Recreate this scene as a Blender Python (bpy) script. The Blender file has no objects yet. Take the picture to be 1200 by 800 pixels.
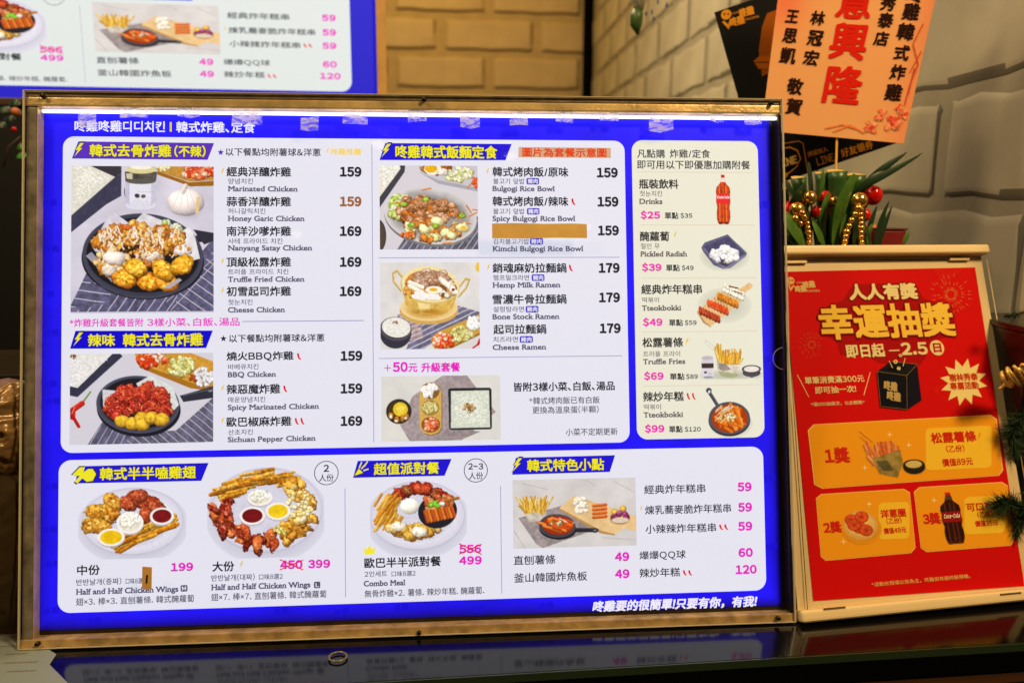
import bpy, bmesh, math, random
import numpy as np
from mathutils import Vector, Matrix

random.seed(7)
RNG = np.random.default_rng(11)
S = bpy.context.scene
COL = S.collection

# ------------------------------------------------------------------ camera, world, lamps, exposure
F = 1000.0                                    # focal length in units of a 1200 px wide picture
def nrm(v): v = np.array(v, float); return v / np.linalg.norm(v)
XD = nrm([.99711, -.00978, .07535])           # the menu board's edges in camera space (x right, y down, z away)
YD = np.array([.01223, .99918, -.03858]); YD = nrm(YD - XD * (YD @ XD))
NB = -np.cross(XD, YD)
BW, BH = .88, .624                            # outer size of the board in metres
TLc = .9706 * np.array([(31.4 - 600) / F, (107.6 - 400) / F, 1.0])
BLc = TLc + YD * BH
PHI = math.radians(12.2)                      # the board leans back
UPc = -YD * math.cos(PHI) + NB * math.sin(PHI)
Rw = np.array([XD, np.cross(UPc, XD), UPc])   # rows: world axes in camera space
CAM = Rw @ (-BLc)
camd = bpy.data.cameras.new('camera'); cam = bpy.data.objects.new('camera', camd); COL.objects.link(cam)
m = Matrix.Identity(4)
for r in range(3):
    m[r][0] = Rw[r][0]; m[r][1] = -Rw[r][1]; m[r][2] = -Rw[r][2]; m[r][3] = CAM[r]
cam.matrix_world = m
camd.lens = F / 1200 * 36; camd.sensor_width = 36; camd.clip_start = .01; camd.clip_end = 100
camd.dof.use_dof = True; camd.dof.focus_distance = .985; camd.dof.aperture_fstop = 4.2
S.camera = cam
def ray(x, y): return Rw @ np.array([(x - 600) / F, (y - 400) / F, 1.0])
def at(x, y, Y):                              # the point seen at a pixel of the photograph, at world depth Y
    d = ray(x, y); return CAM + d * ((Y - CAM[1]) / d[1])
def atz(x, y, z=0.0):
    d = ray(x, y); return CAM + d * ((z - CAM[2]) / d[2])

W = bpy.data.worlds.new('World'); S.world = W; W.use_nodes = True
W.node_tree.nodes['Background'].inputs[0].default_value = (1.0, .78, .5, 1)
W.node_tree.nodes['Background'].inputs[1].default_value = .035
def area(name, loc, aim, size, power, col, sizey=None):
    l = bpy.data.lights.new(name, 'AREA'); l.energy = power; l.color = col; l.size = size
    if sizey: l.shape = 'RECTANGLE'; l.size_y = sizey
    o = bpy.data.objects.new(name, l); COL.objects.link(o); o.location = loc
    o.rotation_euler = (Vector(aim) - Vector(loc)).to_track_quat('-Z', 'Y').to_euler()
    return o
area('fill_light_front', (2.1, -1.4, 2.6), (.9, 0, .3), .5, 88, (1, .70, .34))  # unseen fill light, added to brighten stand, tape and rails from the front
area('fill_light_side', (-.4, .2, 2.0), (.6, .2, .5), .35, 12, (1, .74, .4))  # added out of view to light the frame and left side
area('fill_light_left', (-1.5, -1.3, 2.6), (.1, 0, .3), .5, 34, (1, .74, .4))  # extra unseen light, put in to brighten the left rail
area('ceiling_lamp_back', (.2, 3.4, 2.6), (.1, 4.8, .9), .5, 24, (1, .60, .14))
area('fill_light_aisle', (.25, 1.9, 1.9), (.9, 2.4, .5), .2, 24, (1, .78, .46))  # added light that brightens the right wall near the corner
area('fill_light_corner', (.55, .45, 1.75), (1.25, .85, .55), .25, 2.2, (1, .80, .5))  # second added light, for the nearer part of the right wall
S.view_settings.view_transform = 'Standard'; S.view_settings.look = 'None'
S.view_settings.exposure = 0; S.view_settings.gamma = 1
S.cycles.max_bounces = 8; S.cycles.transparent_max_bounces = 16
S.cycles.caustics_reflective = False; S.cycles.caustics_refractive = False
S.cycles.sample_clamp_indirect = 3

# ------------------------------------------------------------------ helpers
def lin(c):
    c = np.asarray(c, float) / 255.0
    return np.where(c <= .04045, c / 12.92, ((c + .055) / 1.055) ** 2.4)
MATS = {}
def mat(name, rgb=None, rough=.5, metal=0, emit=0, spec=.5, noise=0, nscale=20, bump=0, bscale=200, alpha=None, trans=0, lrgb=None):
    if name in MATS: return MATS[name]
    M = bpy.data.materials.new(name); M.use_nodes = True; N = M.node_tree.nodes; L = M.node_tree.links
    B = N['Principled BSDF']; c = tuple(lrgb) if lrgb is not None else tuple(lin(rgb))
    B.inputs['Base Color'].default_value = (*c, 1); B.inputs['Roughness'].default_value = rough
    B.inputs['Metallic'].default_value = metal; B.inputs['Specular IOR Level'].default_value = spec
    if trans: B.inputs['Transmission Weight'].default_value = trans
    if emit:
        B.inputs['Emission Color'].default_value = (*c, 1); B.inputs['Emission Strength'].default_value = emit
    if noise or bump:
        tc = N.new('ShaderNodeTexCoord')
    if noise:
        n = N.new('ShaderNodeTexNoise'); n.inputs['Scale'].default_value = nscale; n.inputs['Detail'].default_value = 6
        L.new(tc.outputs['Object'], n.inputs['Vector'])
        r = N.new('ShaderNodeMapRange'); r.inputs[1].default_value = .3; r.inputs[2].default_value = .7
        r.inputs[3].default_value = 1 - noise; r.inputs[4].default_value = 1 + noise
        L.new(n.outputs['Fac'], r.inputs[0])
        v = N.new('ShaderNodeVectorMath'); v.operation = 'SCALE'; v.inputs[0].default_value = c
        L.new(r.outputs[0], v.inputs['Scale']); L.new(v.outputs[0], B.inputs['Base Color'])
        if emit: L.new(v.outputs[0], B.inputs['Emission Color'])
    if bump:
        n2 = N.new('ShaderNodeTexNoise'); n2.inputs['Scale'].default_value = bscale; n2.inputs['Detail'].default_value = 4
        L.new(tc.outputs['Object'], n2.inputs['Vector'])
        b = N.new('ShaderNodeBump'); b.inputs['Strength'].default_value = bump; b.inputs['Distance'].default_value = .002
        L.new(n2.outputs['Fac'], b.inputs['Height']); L.new(b.outputs[0], B.inputs['Normal'])
    MATS[name] = M; return M
LIT = .95
def backlit(rgb):                              # ink on the backlit poster
    n = 'backlit_%d_%d_%d' % tuple(rgb); new = n not in MATS
    M = mat(n, rgb, .6, emit=LIT, spec=.1)
    if new: M.node_tree.nodes['Principled BSDF'].inputs['Base Color'].default_value = (*(lin(rgb) * .3), 1)
    return M
def ink(rgb):                                  # ink on plain printed card
    return mat('ink_%d_%d_%d' % tuple(rgb), rgb, .6, spec=.05)
def attr_mat(name, emit):
    M = bpy.data.materials.new(name); M.use_nodes = True; N = M.node_tree.nodes; L = M.node_tree.links
    B = N['Principled BSDF']; a = N.new('ShaderNodeAttribute'); a.attribute_name = 'ink'
    sc_ = N.new('ShaderNodeVectorMath'); sc_.operation = 'SCALE'; sc_.inputs['Scale'].default_value = .3 if emit else 1
    L.new(a.outputs['Color'], sc_.inputs[0]); L.new(sc_.outputs[0], B.inputs['Base Color']); B.inputs['Roughness'].default_value = .55
    B.inputs['Specular IOR Level'].default_value = .15
    if emit: L.new(a.outputs['Color'], B.inputs['Emission Color']); B.inputs['Emission Strength'].default_value = emit
    return M
PH_LIT = attr_mat('backlit_photo_print', LIT); PH_INK = attr_mat('photo_print', 0)

def linkob(name, me, material=None, parent=None, kind=None, label=None):
    o = bpy.data.objects.new(name, me); COL.objects.link(o)
    if material and not me.materials: me.materials.append(material)
    if parent: o.parent = parent
    if kind: o['kind'] = kind
    if label: o['label'] = label
    return o
def thing(name, label, cat, loc=(0, 0, 0), group=None, mw=None):
    o = bpy.data.objects.new(name, None); COL.objects.link(o); o.empty_display_size = .05
    if mw is not None: o.matrix_world = mw
    else: o.location = Vector([float(a) for a in loc])
    o['label'] = label; o['category'] = cat
    if group: o['group'] = group
    return o
def tag(o, label, cat, group=None):
    o['label'] = label; o['category'] = cat
    if group: o['group'] = group
    return o
def mesh(V, Fc, name='m', smooth=False):
    me = bpy.data.meshes.new(name); me.from_pydata([tuple(map(float, v)) for v in V], [], Fc); me.update()
    if smooth: me.polygons.foreach_set('use_smooth', [True] * len(me.polygons))
    return me
def box_mesh(x0, x1, y0, y1, z0, z1, bev=0, seg=2):
    bm = bmesh.new(); bmesh.ops.create_cube(bm, size=1)
    for v in bm.verts:
        v.co = Vector(((x0 + x1) / 2 + v.co.x * (x1 - x0), (y0 + y1) / 2 + v.co.y * (y1 - y0), (z0 + z1) / 2 + v.co.z * (z1 - z0)))
    if bev: bmesh.ops.bevel(bm, geom=bm.edges[:], offset=bev, segments=seg, affect='EDGES', profile=.6)
    me = bpy.data.meshes.new('box'); bm.to_mesh(me); bm.free(); return me
def tube_mesh(pts, rad, n=8, cap=True):
    pts = [Vector([float(a) for a in p]) for p in pts]
    if not hasattr(rad, '__len__'): rad = [rad] * len(pts)
    V = []; Fc = []; prev = None
    for i, p in enumerate(pts):
        t = (pts[min(i + 1, len(pts) - 1)] - pts[max(i - 1, 0)]).normalized()
        a = prev if prev is not None else (Vector((0, 0, 1)) if abs(t.z) < .9 else Vector((1, 0, 0)))
        a = (a - t * a.dot(t)).normalized(); prev = a; b = t.cross(a)
        for k in range(n):
            th = 2 * math.pi * k / n; V.append(p + (a * math.cos(th) + b * math.sin(th)) * rad[i])
    for i in range(len(pts) - 1):
        for k in range(n):
            Fc.append((i * n + k, i * n + (k + 1) % n, (i + 1) * n + (k + 1) % n, (i + 1) * n + k))
    if cap: Fc.append(tuple(range(n - 1, -1, -1))); Fc.append(tuple((len(pts) - 1) * n + k for k in range(n)))
    return mesh(V, Fc, 'tube', True)
def ball_mesh(r, seg=20, rings=12, sq=(1, 1, 1)):
    bm = bmesh.new(); bmesh.ops.create_uvsphere(bm, u_segments=seg, v_segments=rings, radius=r)
    for v in bm.verts: v.co = Vector((v.co.x * sq[0], v.co.y * sq[1], v.co.z * sq[2]))
    for f in bm.faces: f.smooth = True
    me = bpy.data.meshes.new('ball'); bm.to_mesh(me); bm.free(); return me

# a flat printed surface: local x = along, local z = up, local -y = towards the viewer
class Plane:
    def __init__(s, origin, ux, un, root=None):
        s.o = np.array(origin, float); s.x = nrm(ux); s.n = nrm(un - s.x * (np.array(un) @ s.x))
        s.z = np.cross(s.x, -s.n); s.w0 = 0.0
        s.mw = Matrix([[s.x[i], -s.n[i], s.z[i], s.o[i]] for i in range(3)] + [[0, 0, 0, 1]])
    def px(s, x, y, w=None):
        w = s.w0 if w is None else w
        o = s.o + s.n * w; d = ray(x, y); p = CAM + d * (((o - CAM) @ s.n) / (d @ s.n)) - s.o
        return float(p @ s.x), float(p @ s.z)
class Warp:                                    # same artwork printed on another surface
    def __init__(s, base, a): s.b = base; s.a = a; s.w0 = base.w0
    def px(s, x, y, w=None):
        u, v = s.b.px(x, y); a = s.a
        return a[0] * u + a[1], a[2] * v + a[3]
class Conv:                                    # pixel coordinates measured in an enlarged crop
    def __init__(s, pl, ox, oy, k): s.pl = pl; s.ox = ox; s.oy = oy; s.k = k; s.w0 = pl.w0
    def px(s, x, y, w=None): return s.pl.px(s.ox + x / s.k, s.oy + y / s.k)

# ------------------------------------------------------------------ lettering
_tc = bpy.data.curves.new('lettering', 'FONT'); _tc.resolution_u = 3
_to = bpy.data.objects.new('lettering', _tc); COL.objects.link(_to)
_cache = {}
def packed(text):
    key = ('packed', text)
    if key in _cache: return _cache[key]
    pen = 0; VV = []; FF = []; n = 0
    for ch in text:
        o = ord(ch)
        if ch == ' ': pen += .32; continue
        fw = chr(o + 0xFEE0) if 33 <= o <= 126 and ch not in '|~*/' else ch
        V, Fc = glyphs(fw)
        if len(V) == 0: pen += .5; continue
        if fw != ch or ch in '|~*×/':
            lo, hi = V[:, 0].min(), V[:, 0].max(); adv = .66 if ch.isdigit() else (hi - lo + .13)
            dx = pen + adv / 2 - (lo + hi) / 2
        elif 0xAC00 <= o <= 0xD7A3: adv = .92; dx = pen
        elif ch == '、': adv = .5; dx = pen
        else: adv = 1.0; dx = pen
        VV.append(V + [dx, 0]); FF += [tuple(a + n for a in f) for f in Fc]; n += len(V); pen += adv
    _cache[key] = (np.vstack(VV), FF); return _cache[key]
def glyphs(text, serif=False):
    key = (text, serif)
    if key in _cache: return _cache[key]
    _tc.body = text; bpy.context.view_layer.update()
    me = bpy.data.meshes.new_from_object(_to.evaluated_get(bpy.context.evaluated_depsgraph_get()))
    V = np.empty(len(me.vertices) * 3, np.float32); me.vertices.foreach_get('co', V); V = V.reshape(-1, 3)[:, :2].astype(float)
    Fc = [tuple(p.vertices) for p in me.polygons]
    if serif:                                  # slab feet on the ends of the stems
        cnt = {}
        for f in Fc:
            for a, b in zip(f, f[1:] + f[:1]): k = (min(a, b), max(a, b)); cnt[k] = cnt.get(k, 0) + 1
        add = []
        for (a, b), c in cnt.items():
            if c != 1: continue
            p, q = V[a], V[b]
            if abs(p[1] - q[1]) < .004 and .05 < abs(p[0] - q[0]) < .17:
                for lv in (0, .53, .69, .73, .76):
                    if abs(p[1] - lv) < .035:
                        x0, x1 = min(p[0], q[0]) - .06, max(p[0], q[0]) + .06; yy = p[1]; t = .045 if lv == 0 else -.045
                        add.append([(x0, yy), (x1, yy), (x1, yy + t), (x0, yy + t)]); break
        for r in add:
            n = len(V); V = np.vstack([V, np.array(r)]); Fc.append((n, n + 1, n + 2, n + 3))
    bpy.data.meshes.remove(me)
    _cache[key] = (V, Fc); return V, Fc
def T(pl, parent, text, x0, x1, yc, h, rgb, bold=.02, w=None, name='menu_text', mode='cjk', mk=backlit, rot=0, shear=0, outline=None, lift=.0004, grad=None):
    V, Fc = glyphs(text, mode == 'en') if mode in ('en', 'dash') or not text else packed(text)
    if len(V) == 0: return None
    lo = V.min(0); hi = V.max(0)
    ua, va = pl.px(x0, yc); ub, vb = pl.px(x1, yc); xm = (x0 + x1) / 2
    uc, vc = pl.px(xm, yc); _, vt = pl.px(xm, yc - h / 2); _, vbm = pl.px(xm, yc + h / 2)
    sx = (ub - ua) / max(hi[0] - lo[0], .01)
    if mode == 'en': sy = (vt - vbm) / .72; cy = .36
    else: sy = (vt - vbm) / max(hi[1] - lo[1], .01); cy = (lo[1] + hi[1]) / 2
    if mode == 'dash': sy = sx
    P = np.stack([(V[:, 0] - (lo[0] + hi[0]) / 2) * sx, (V[:, 1] - cy) * sy], 1)
    if shear: P[:, 0] += P[:, 1] * shear
    if rot:
        c, s_ = math.cos(rot), math.sin(rot); P = np.stack([P[:, 0] * c - P[:, 1] * s_, P[:, 0] * s_ + P[:, 1] * c], 1)
    P += [uc, vc]
    w = pl.w0 + lift if w is None else w
    em = abs(sy)
    def build(b, col, ww, nm):
        n = len(P); offs = [(0, 0)]
        if b > 0:
            k = 8 if b > .05 else 4
            offs += [(b * em * math.cos(2 * math.pi * (i + .5) / k), b * em * math.sin(2 * math.pi * (i + .5) / k)) for i in range(k)]
        VV = []; FF = []
        for i, (dx, dy) in enumerate(offs):
            Q = P + [dx, dy]; VV += [(q[0], -(ww + i * 1.5e-5), q[1]) for q in Q]
            FF += [tuple(a + i * n for a in f) for f in Fc]
        me = mesh(VV, FF, 'letters')
        return linkob(nm, me, mk(col), parent)
    if outline: build(outline[1], outline[0], w - .00025, name + '_outline')
    return build(bold, rgb, w, name)
def flat(pl, parent, pts, rgb, w=None, name='print', mk=backlit, lift=.0002, raw=False):
    w = pl.w0 + lift if w is None else w
    V = [(u, -w, v) for u, v in ([pl.px(*p) for p in pts] if not raw else pts)]
    return linkob(name, mesh(V, [tuple(range(len(V)))], 'flat'), mk(rgb), parent)
def rrect(u0, v0, u1, v1, r, n=8):
    P = []
    for cx, cy, a0 in ((u1 - r, v1 - r, 0), (u0 + r, v1 - r, 90), (u0 + r, v0 + r, 180), (u1 - r, v0 + r, 270)):
        for i in range(n + 1):
            a = math.radians(a0 + 90 * i / n); P.append((cx + r * math.cos(a), cy + r * math.sin(a)))
    return P
def panel(pl, parent, x0, y0, x1, y1, r, rgb, lift, name, mk=backlit):
    u0, v1 = pl.px(x0, y0); u1, v0 = pl.px(x1, y1); k = abs(u1 - u0) / abs(x1 - x0)
    return flat(pl, parent, rrect(u0, v0, u1, v1, r * k), rgb, name=name, mk=mk, lift=lift, raw=True)
def line(pl, parent, x0, y0, x1, y1, wd, rgb, name='divider_line', mk=backlit, lift=.0003, level=None):
    a = np.array(pl.px(x0, y0)); b = np.array(pl.px(x1, y1))
    if level == 'h': b[1] = a[1] = (a[1] + b[1]) / 2
    if level == 'v': b[0] = a[0] = (a[0] + b[0]) / 2
    d = nrm(b - a); n = np.array([-d[1], d[0]]) * wd * .00097 / 2
    return flat(pl, parent, [tuple(a + n), tuple(b + n), tuple(b - n), tuple(a - n)], rgb, name=name, mk=mk, lift=lift, raw=True)
def ring_print(pl, parent, cx, cy, r, wd, rgb, name='circle_mark', mk=backlit, lift=.0003, full=False):
    u, v = pl.px(cx, cy); u2, _ = pl.px(cx + r, cy); R = abs(u2 - u); t = wd * .00097; n = 40
    w = pl.w0 + lift; V = []; Fc = []
    for i in range(n):
        a = 2 * math.pi * i / n; V += [(u + R * math.cos(a), -w, v + R * math.sin(a)), (u + (R - t) * math.cos(a), -w, v + (R - t) * math.sin(a))]
    Fc = [(2 * i, 2 * ((i + 1) % n), 2 * ((i + 1) % n) + 1, 2 * i + 1) for i in range(n)]
    if full: V = V[::2]; Fc = [tuple(range(n))]
    return linkob(name, mesh(V, Fc), mk(rgb), parent)
def star(cx, cy, R, r, n, rot=-90):
    return [(cx + (R if i % 2 == 0 else r) * math.cos(math.radians(rot + 180 * i / n)), cy + (R if i % 2 == 0 else r) * math.sin(math.radians(rot + 180 * i / n))) for i in range(2 * n)]
BOLT = [(.62, 0), (.15, .52), (.42, .50), (0, 1), (.85, .36), (.55, .38), (1, 0)]
def bolt(pl, parent, cx, cy, w, h, rgb=(225, 190, 20), mk=backlit, lift=.0005):
    flat(pl, parent, [(cx + (x - .5) * w, cy + (y - .5) * h) for x, y in BOLT], rgb, name='lightning_icon', mk=mk, lift=lift)
CH = [(.0, .12), (.22, 0), (.45, .1), (.5, .35), (.62, .65), (1, .95), (.7, 1), (.38, .85), (.12, .55)]
def chili(pl, parent, cx, cy, w=5, h=8, mk=backlit):
    flat(pl, parent, [(cx + (x - .5) * w, cy + (y - .5) * h) for x, y in CH], (215, 25, 30), name='chili_icon', mk=mk, lift=.0005)

# ------------------------------------------------------------------ painted food photographs (numpy -> ink colours on a fine mesh)
_n = RNG.random((256, 256))
def _val(x, y):
    xi = np.floor(x).astype(int); yi = np.floor(y).astype(int); fx = x - xi; fy = y - yi
    fx = fx * fx * (3 - 2 * fx); fy = fy * fy * (3 - 2 * fy)
    a = _n[yi & 255, xi & 255]; b = _n[yi & 255, (xi + 1) & 255]; c = _n[(yi + 1) & 255, xi & 255]; d = _n[(yi + 1) & 255, (xi + 1) & 255]
    return (a * (1 - fx) + b * fx) * (1 - fy) + (c * (1 - fx) + d * fx) * fy
def fbm(x, y): return .55 * _val(x, y) + .3 * _val(2.1 * x + 9, 2.1 * y + 5) + .15 * _val(4.3 * x + 3, 4.3 * y + 17)
class Canvas:
    """coordinates are those of an enlarged crop: pixel = off + c / k"""
    def __init__(s, rect, off, k, bg, cut=False, res=1.7):
        s.rect = rect; s.k = k; x0, y0, x1, y1 = rect; s.res = res
        s.w = int((x1 - x0) * res) * 2; s.h = int((y1 - y0) * res) * 2
        xs = ((x0 + (np.arange(s.w) + .5) / s.w * (x1 - x0)) - off[0]) * k
        ys = ((y0 + (np.arange(s.h) + .5) / s.h * (y1 - y0)) - off[1]) * k
        s.X, s.Y = np.meshgrid(xs, ys); s.A = np.ones((s.h, s.w, 3)) * np.array(bg, float); s.M = np.ones((s.h, s.w)) * (0 if cut else 1)
        s.dx = xs[1] - xs[0]; s.bg = np.array(bg, float); s.cut = cut
    def sl(s, x0, y0, x1, y1):
        a = max(0, int((x0 - s.X[0, 0]) / s.dx) - 2); b = min(s.w, int((x1 - s.X[0, 0]) / s.dx) + 3)
        dy = s.Y[1, 0] - s.Y[0, 0]
        c = max(0, int((y0 - s.Y[0, 0]) / dy) - 2); d = min(s.h, int((y1 - s.Y[0, 0]) / dy) + 3)
        return None if a >= b or c >= d else (slice(c, d), slice(a, b))
    def bl(s, q, m, col):
        m = np.clip(m, 0, 1); s.A[q] = s.A[q] * (1 - m[..., None]) + np.clip(col, 0, 255) * m[..., None]; s.M[q] = np.maximum(s.M[q], m)
    def tex(s, q, col, amp, f):
        n = fbm(s.X[q] * f, s.Y[q] * f)[..., None]; return np.array(col, float) * (1 + amp * (n - .5) * 2)
    def ell(s, cx, cy, rx, ry, col, rot=0, amp=.05, f=.1, soft=2, rim=None, al=1):
        R = max(rx, ry) * 1.15; q = s.sl(cx - R, cy - R, cx + R, cy + R)
        if q is None: return
        c, n = math.cos(math.radians(rot)), math.sin(math.radians(rot)); dx = s.X[q] - cx; dy = s.Y[q] - cy
        p = (dx * c + dy * n) / rx; t = (-dx * n + dy * c) / ry; r = np.sqrt(p * p + t * t)
        C = s.tex(q, col, amp, f)
        if rim is not None:
            e = np.clip((r - .8) / .2, 0, 1)[..., None]; C = C * (1 - e) + np.array(rim, float) * e
        s.bl(q, (1 - r) * min(rx, ry) / soft * al if soft < min(rx, ry) else (1 - r) * al, C)
    def poly(s, pts, col, amp=.05, f=.1, al=1, stripes=None):
        P = np.array(pts, float); q = s.sl(P[:, 0].min(), P[:, 1].min(), P[:, 0].max(), P[:, 1].max())
        if q is None: return
        X, Y = s.X[q], s.Y[q]; ins = np.zeros(X.shape, bool); n = len(P); j = n - 1
        for i in range(n):
            xi, yi = P[i]; xj, yj = P[j]
            if yi != yj: ins ^= ((yi > Y) != (yj > Y)) & (X < (xj - xi) * (Y - yi) / (yj - yi) + xi)
            j = i
        C = s.tex(q, col, amp, f)
        if stripes:
            ang, sp, wd, sc = stripes; a = math.radians(ang); t = X * math.sin(a) + Y * math.cos(a) + 5 * fbm(X * .02, Y * .02)
            g = (np.abs((t % sp) - sp / 2) < wd / 2)[..., None]; C = np.where(g, np.array(sc, float) * (.9 + .2 * fbm(X * .1, Y * .1)[..., None]), C)
        s.bl(q, ins * al * 1.0, C)
    def blob(s, cx, cy, rx, ry, col, rot=0, rough=.5, amp=.35, f=.09, spec=0, dark=.35, nf=None):
        R = max(rx, ry) * 1.4; q = s.sl(cx - R, cy - R, cx + R, cy + R)
        if q is None: return
        c, n = math.cos(math.radians(rot)), math.sin(math.radians(rot)); X, Y = s.X[q], s.Y[q]; dx = X - cx; dy = Y - cy
        p = (dx * c + dy * n) / rx; t = (-dx * n + dy * c) / ry; nf = nf or 2.2 / max(rx, ry)
        r = np.sqrt(p * p + t * t) + rough * (fbm(X * nf + cx * .37, Y * nf + cy * .53) - .5)
        nz = np.sqrt(np.clip(1 - r * r, 0, 1)); lam = dark + (1.12 - dark) * nz - .30 * dy / max(rx, ry) - .12 * dx / max(rx, ry)
        g = (.6 * fbm(X * f + cx, Y * f) + .4 * fbm(X * f * 3 + cy, Y * f * 3 + cx))[..., None]; bc_ = np.array(col, float)
        t_ = np.clip((g - .5) * 3.2 * min(1, amp * 2.2), -1, 1); rc = np.where(t_ < 0, bc_ * (1 + t_ * .55), bc_ + (255 - bc_) * t_ * np.array([.45, .42, .32])); lm_ = np.clip(lam, .02, 2)[..., None]; C = rc * lm_ ** np.array([.85, 1.08, 1.3] if bc_[0] - bc_[2] > 40 else [1, 1, .95])
        if spec: C = C + 255 * spec * np.clip((fbm(X * f * 1.6 + 7, Y * f * 1.6 + cy) - .62) * 6, 0, 1)[..., None] * nz[..., None]
        s.bl(q, (1 - r) * min(rx, ry) / 2.0, C)
    def stick(s, x0, y0, x1, y1, w, col, amp=.15, dark=.55):
        q = s.sl(min(x0, x1) - w, min(y0, y1) - w, max(x0, x1) + w, max(y0, y1) + w)
        if q is None: return
        X, Y = s.X[q], s.Y[q]; L = math.hypot(x1 - x0, y1 - y0) + 1e-6; tx, ty = (x1 - x0) / L, (y1 - y0) / L
        t = np.clip((X - x0) * tx + (Y - y0) * ty, 0, L); d = np.hypot(X - x0 - t * tx, Y - y0 - t * ty) / (w / 2)
        sd = ((X - x0) * -ty + (Y - y0) * tx) / (w / 2) * (1 if tx >= 0 else -1)
        C = np.array(col, float) * (1.08 - (1 - dark) * np.clip(sd * .5 + .5, 0, 1) ** 1.5)[..., None] * (1 + amp * (fbm(X * .12, Y * .12)[..., None] - .5) * 2)
        s.bl(q, (1 - d) * (w / 2) / max(1.2, w * .12), C)
    def pile(s, cx, cy, rx, ry, n, sz, cols, rot=0, seed=1, **k):
        R = random.Random(seed); P = []
        for i in range(n):
            a = R.random() * 6.283; r = math.sqrt(R.random()); x, y = rx * r * math.cos(a), ry * r * math.sin(a)
            c_, n_ = math.cos(math.radians(rot)), math.sin(math.radians(rot)); P.append((cx + x * c_ - y * n_, cy + x * n_ + y * c_))
        P.sort(key=lambda p: p[1])
        for x, y in P:
            z = sz * R.uniform(.7, 1.25); s.blob(x, y, z, z * R.uniform(.6, .95), R.choice(cols), rot=R.uniform(0, 180), **k)
    def rice(s, poly_or_ell, n, sz, seed=3, cols=((238, 240, 236), (222, 222, 214), (205, 203, 190), (246, 248, 246))):
        R = random.Random(seed)
        for i in range(n):
            if len(poly_or_ell) == 4 and not hasattr(poly_or_ell[0], '__len__'):
                cx, cy, rx, ry = poly_or_ell; a = R.random() * 6.283; r = math.sqrt(R.random()); x, y = cx + rx * r * math.cos(a), cy + ry * r * math.sin(a)
            else:
                P = poly_or_ell; w = [R.random() ** 1 for _ in P]; w = [R.expovariate(1) for _ in P]; t = sum(w)
                x = sum(a * p[0] for a, p in zip(w, P)) / t; y = sum(a * p[1] for a, p in zip(w, P)) / t
            s.stick(x, y, x + R.uniform(-sz, sz) * 1.6, y + R.uniform(-sz, sz), sz, R.choice(cols), amp=.05, dark=.8)
    def shadow(s, cx, cy, rx, ry, a=.35):
        q = s.sl(cx - rx, cy - ry, cx + rx, cy + ry)
        if q is None: return
        r = np.hypot((s.X[q] - cx) / rx, (s.Y[q] - cy) / ry); mm = np.clip(1 - r, 0, 1) ** .8 * a
        s.A[q] *= (1 - mm[..., None]); s.M[q] = np.maximum(s.M[q], (mm > .012) * 1.0)
    def emit(s, pl, parent, name, label, mate, lift=.0004, gain=1.0, warpk=1):
        A = s.A.reshape(s.h // 2, 2, s.w // 2, 2, 3).mean((1, 3)); M = s.M.reshape(s.h // 2, 2, s.w // 2, 2).mean((1, 3))
        h, w = M.shape; x0, y0, x1, y1 = s.rect
        gr = (RNG.random((h, w, 1)) - .5) * 5
        A = np.clip(A * gain + gr * (1 if not s.cut else 0), 0, 255)
        ym = (y0 + y1) / 2; xm = (x0 + x1) / 2
        ua = pl.px(x0, ym)[0]; ub = pl.px(x1, ym)[0]; va = pl.px(xm, y0)[1]; vb = pl.px(xm, y1)[1]
        U, Vv = np.meshgrid(ua + np.arange(w) / (w - 1) * (ub - ua), va + np.arange(h) / (h - 1) * (vb - va))
        co = np.stack([U, np.full_like(U, -(pl.w0 + lift)), Vv], -1).reshape(-1, 3)
        i = np.arange(h * w).reshape(h, w); Q = np.stack([i[:-1, :-1], i[1:, :-1], i[1:, 1:], i[:-1, 1:]], -1).reshape(-1, 4)
        if s.cut:
            k = (M[:-1, :-1] > .3) | (M[1:, 1:] > .3); Q = Q[k.reshape(-1)]
        me = bpy.data.meshes.new(name); me.vertices.add(h * w); me.vertices.foreach_set('co', co.ravel().astype(np.float32))
        me.loops.add(len(Q) * 4); me.loops.foreach_set('vertex_index', Q.ravel().astype(np.int32))
        me.polygons.add(len(Q)); me.polygons.foreach_set('loop_start', (np.arange(len(Q)) * 4).astype(np.int32))
        me.update(calc_edges=True)
        at_ = me.color_attributes.new('ink', 'FLOAT_COLOR', 'POINT')
        at_.data.foreach_set('color', np.concatenate([lin(A), np.ones((h, w, 1))], -1).ravel().astype(np.float32))
        return linkob(name, me, mate, parent, label=label)

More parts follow.
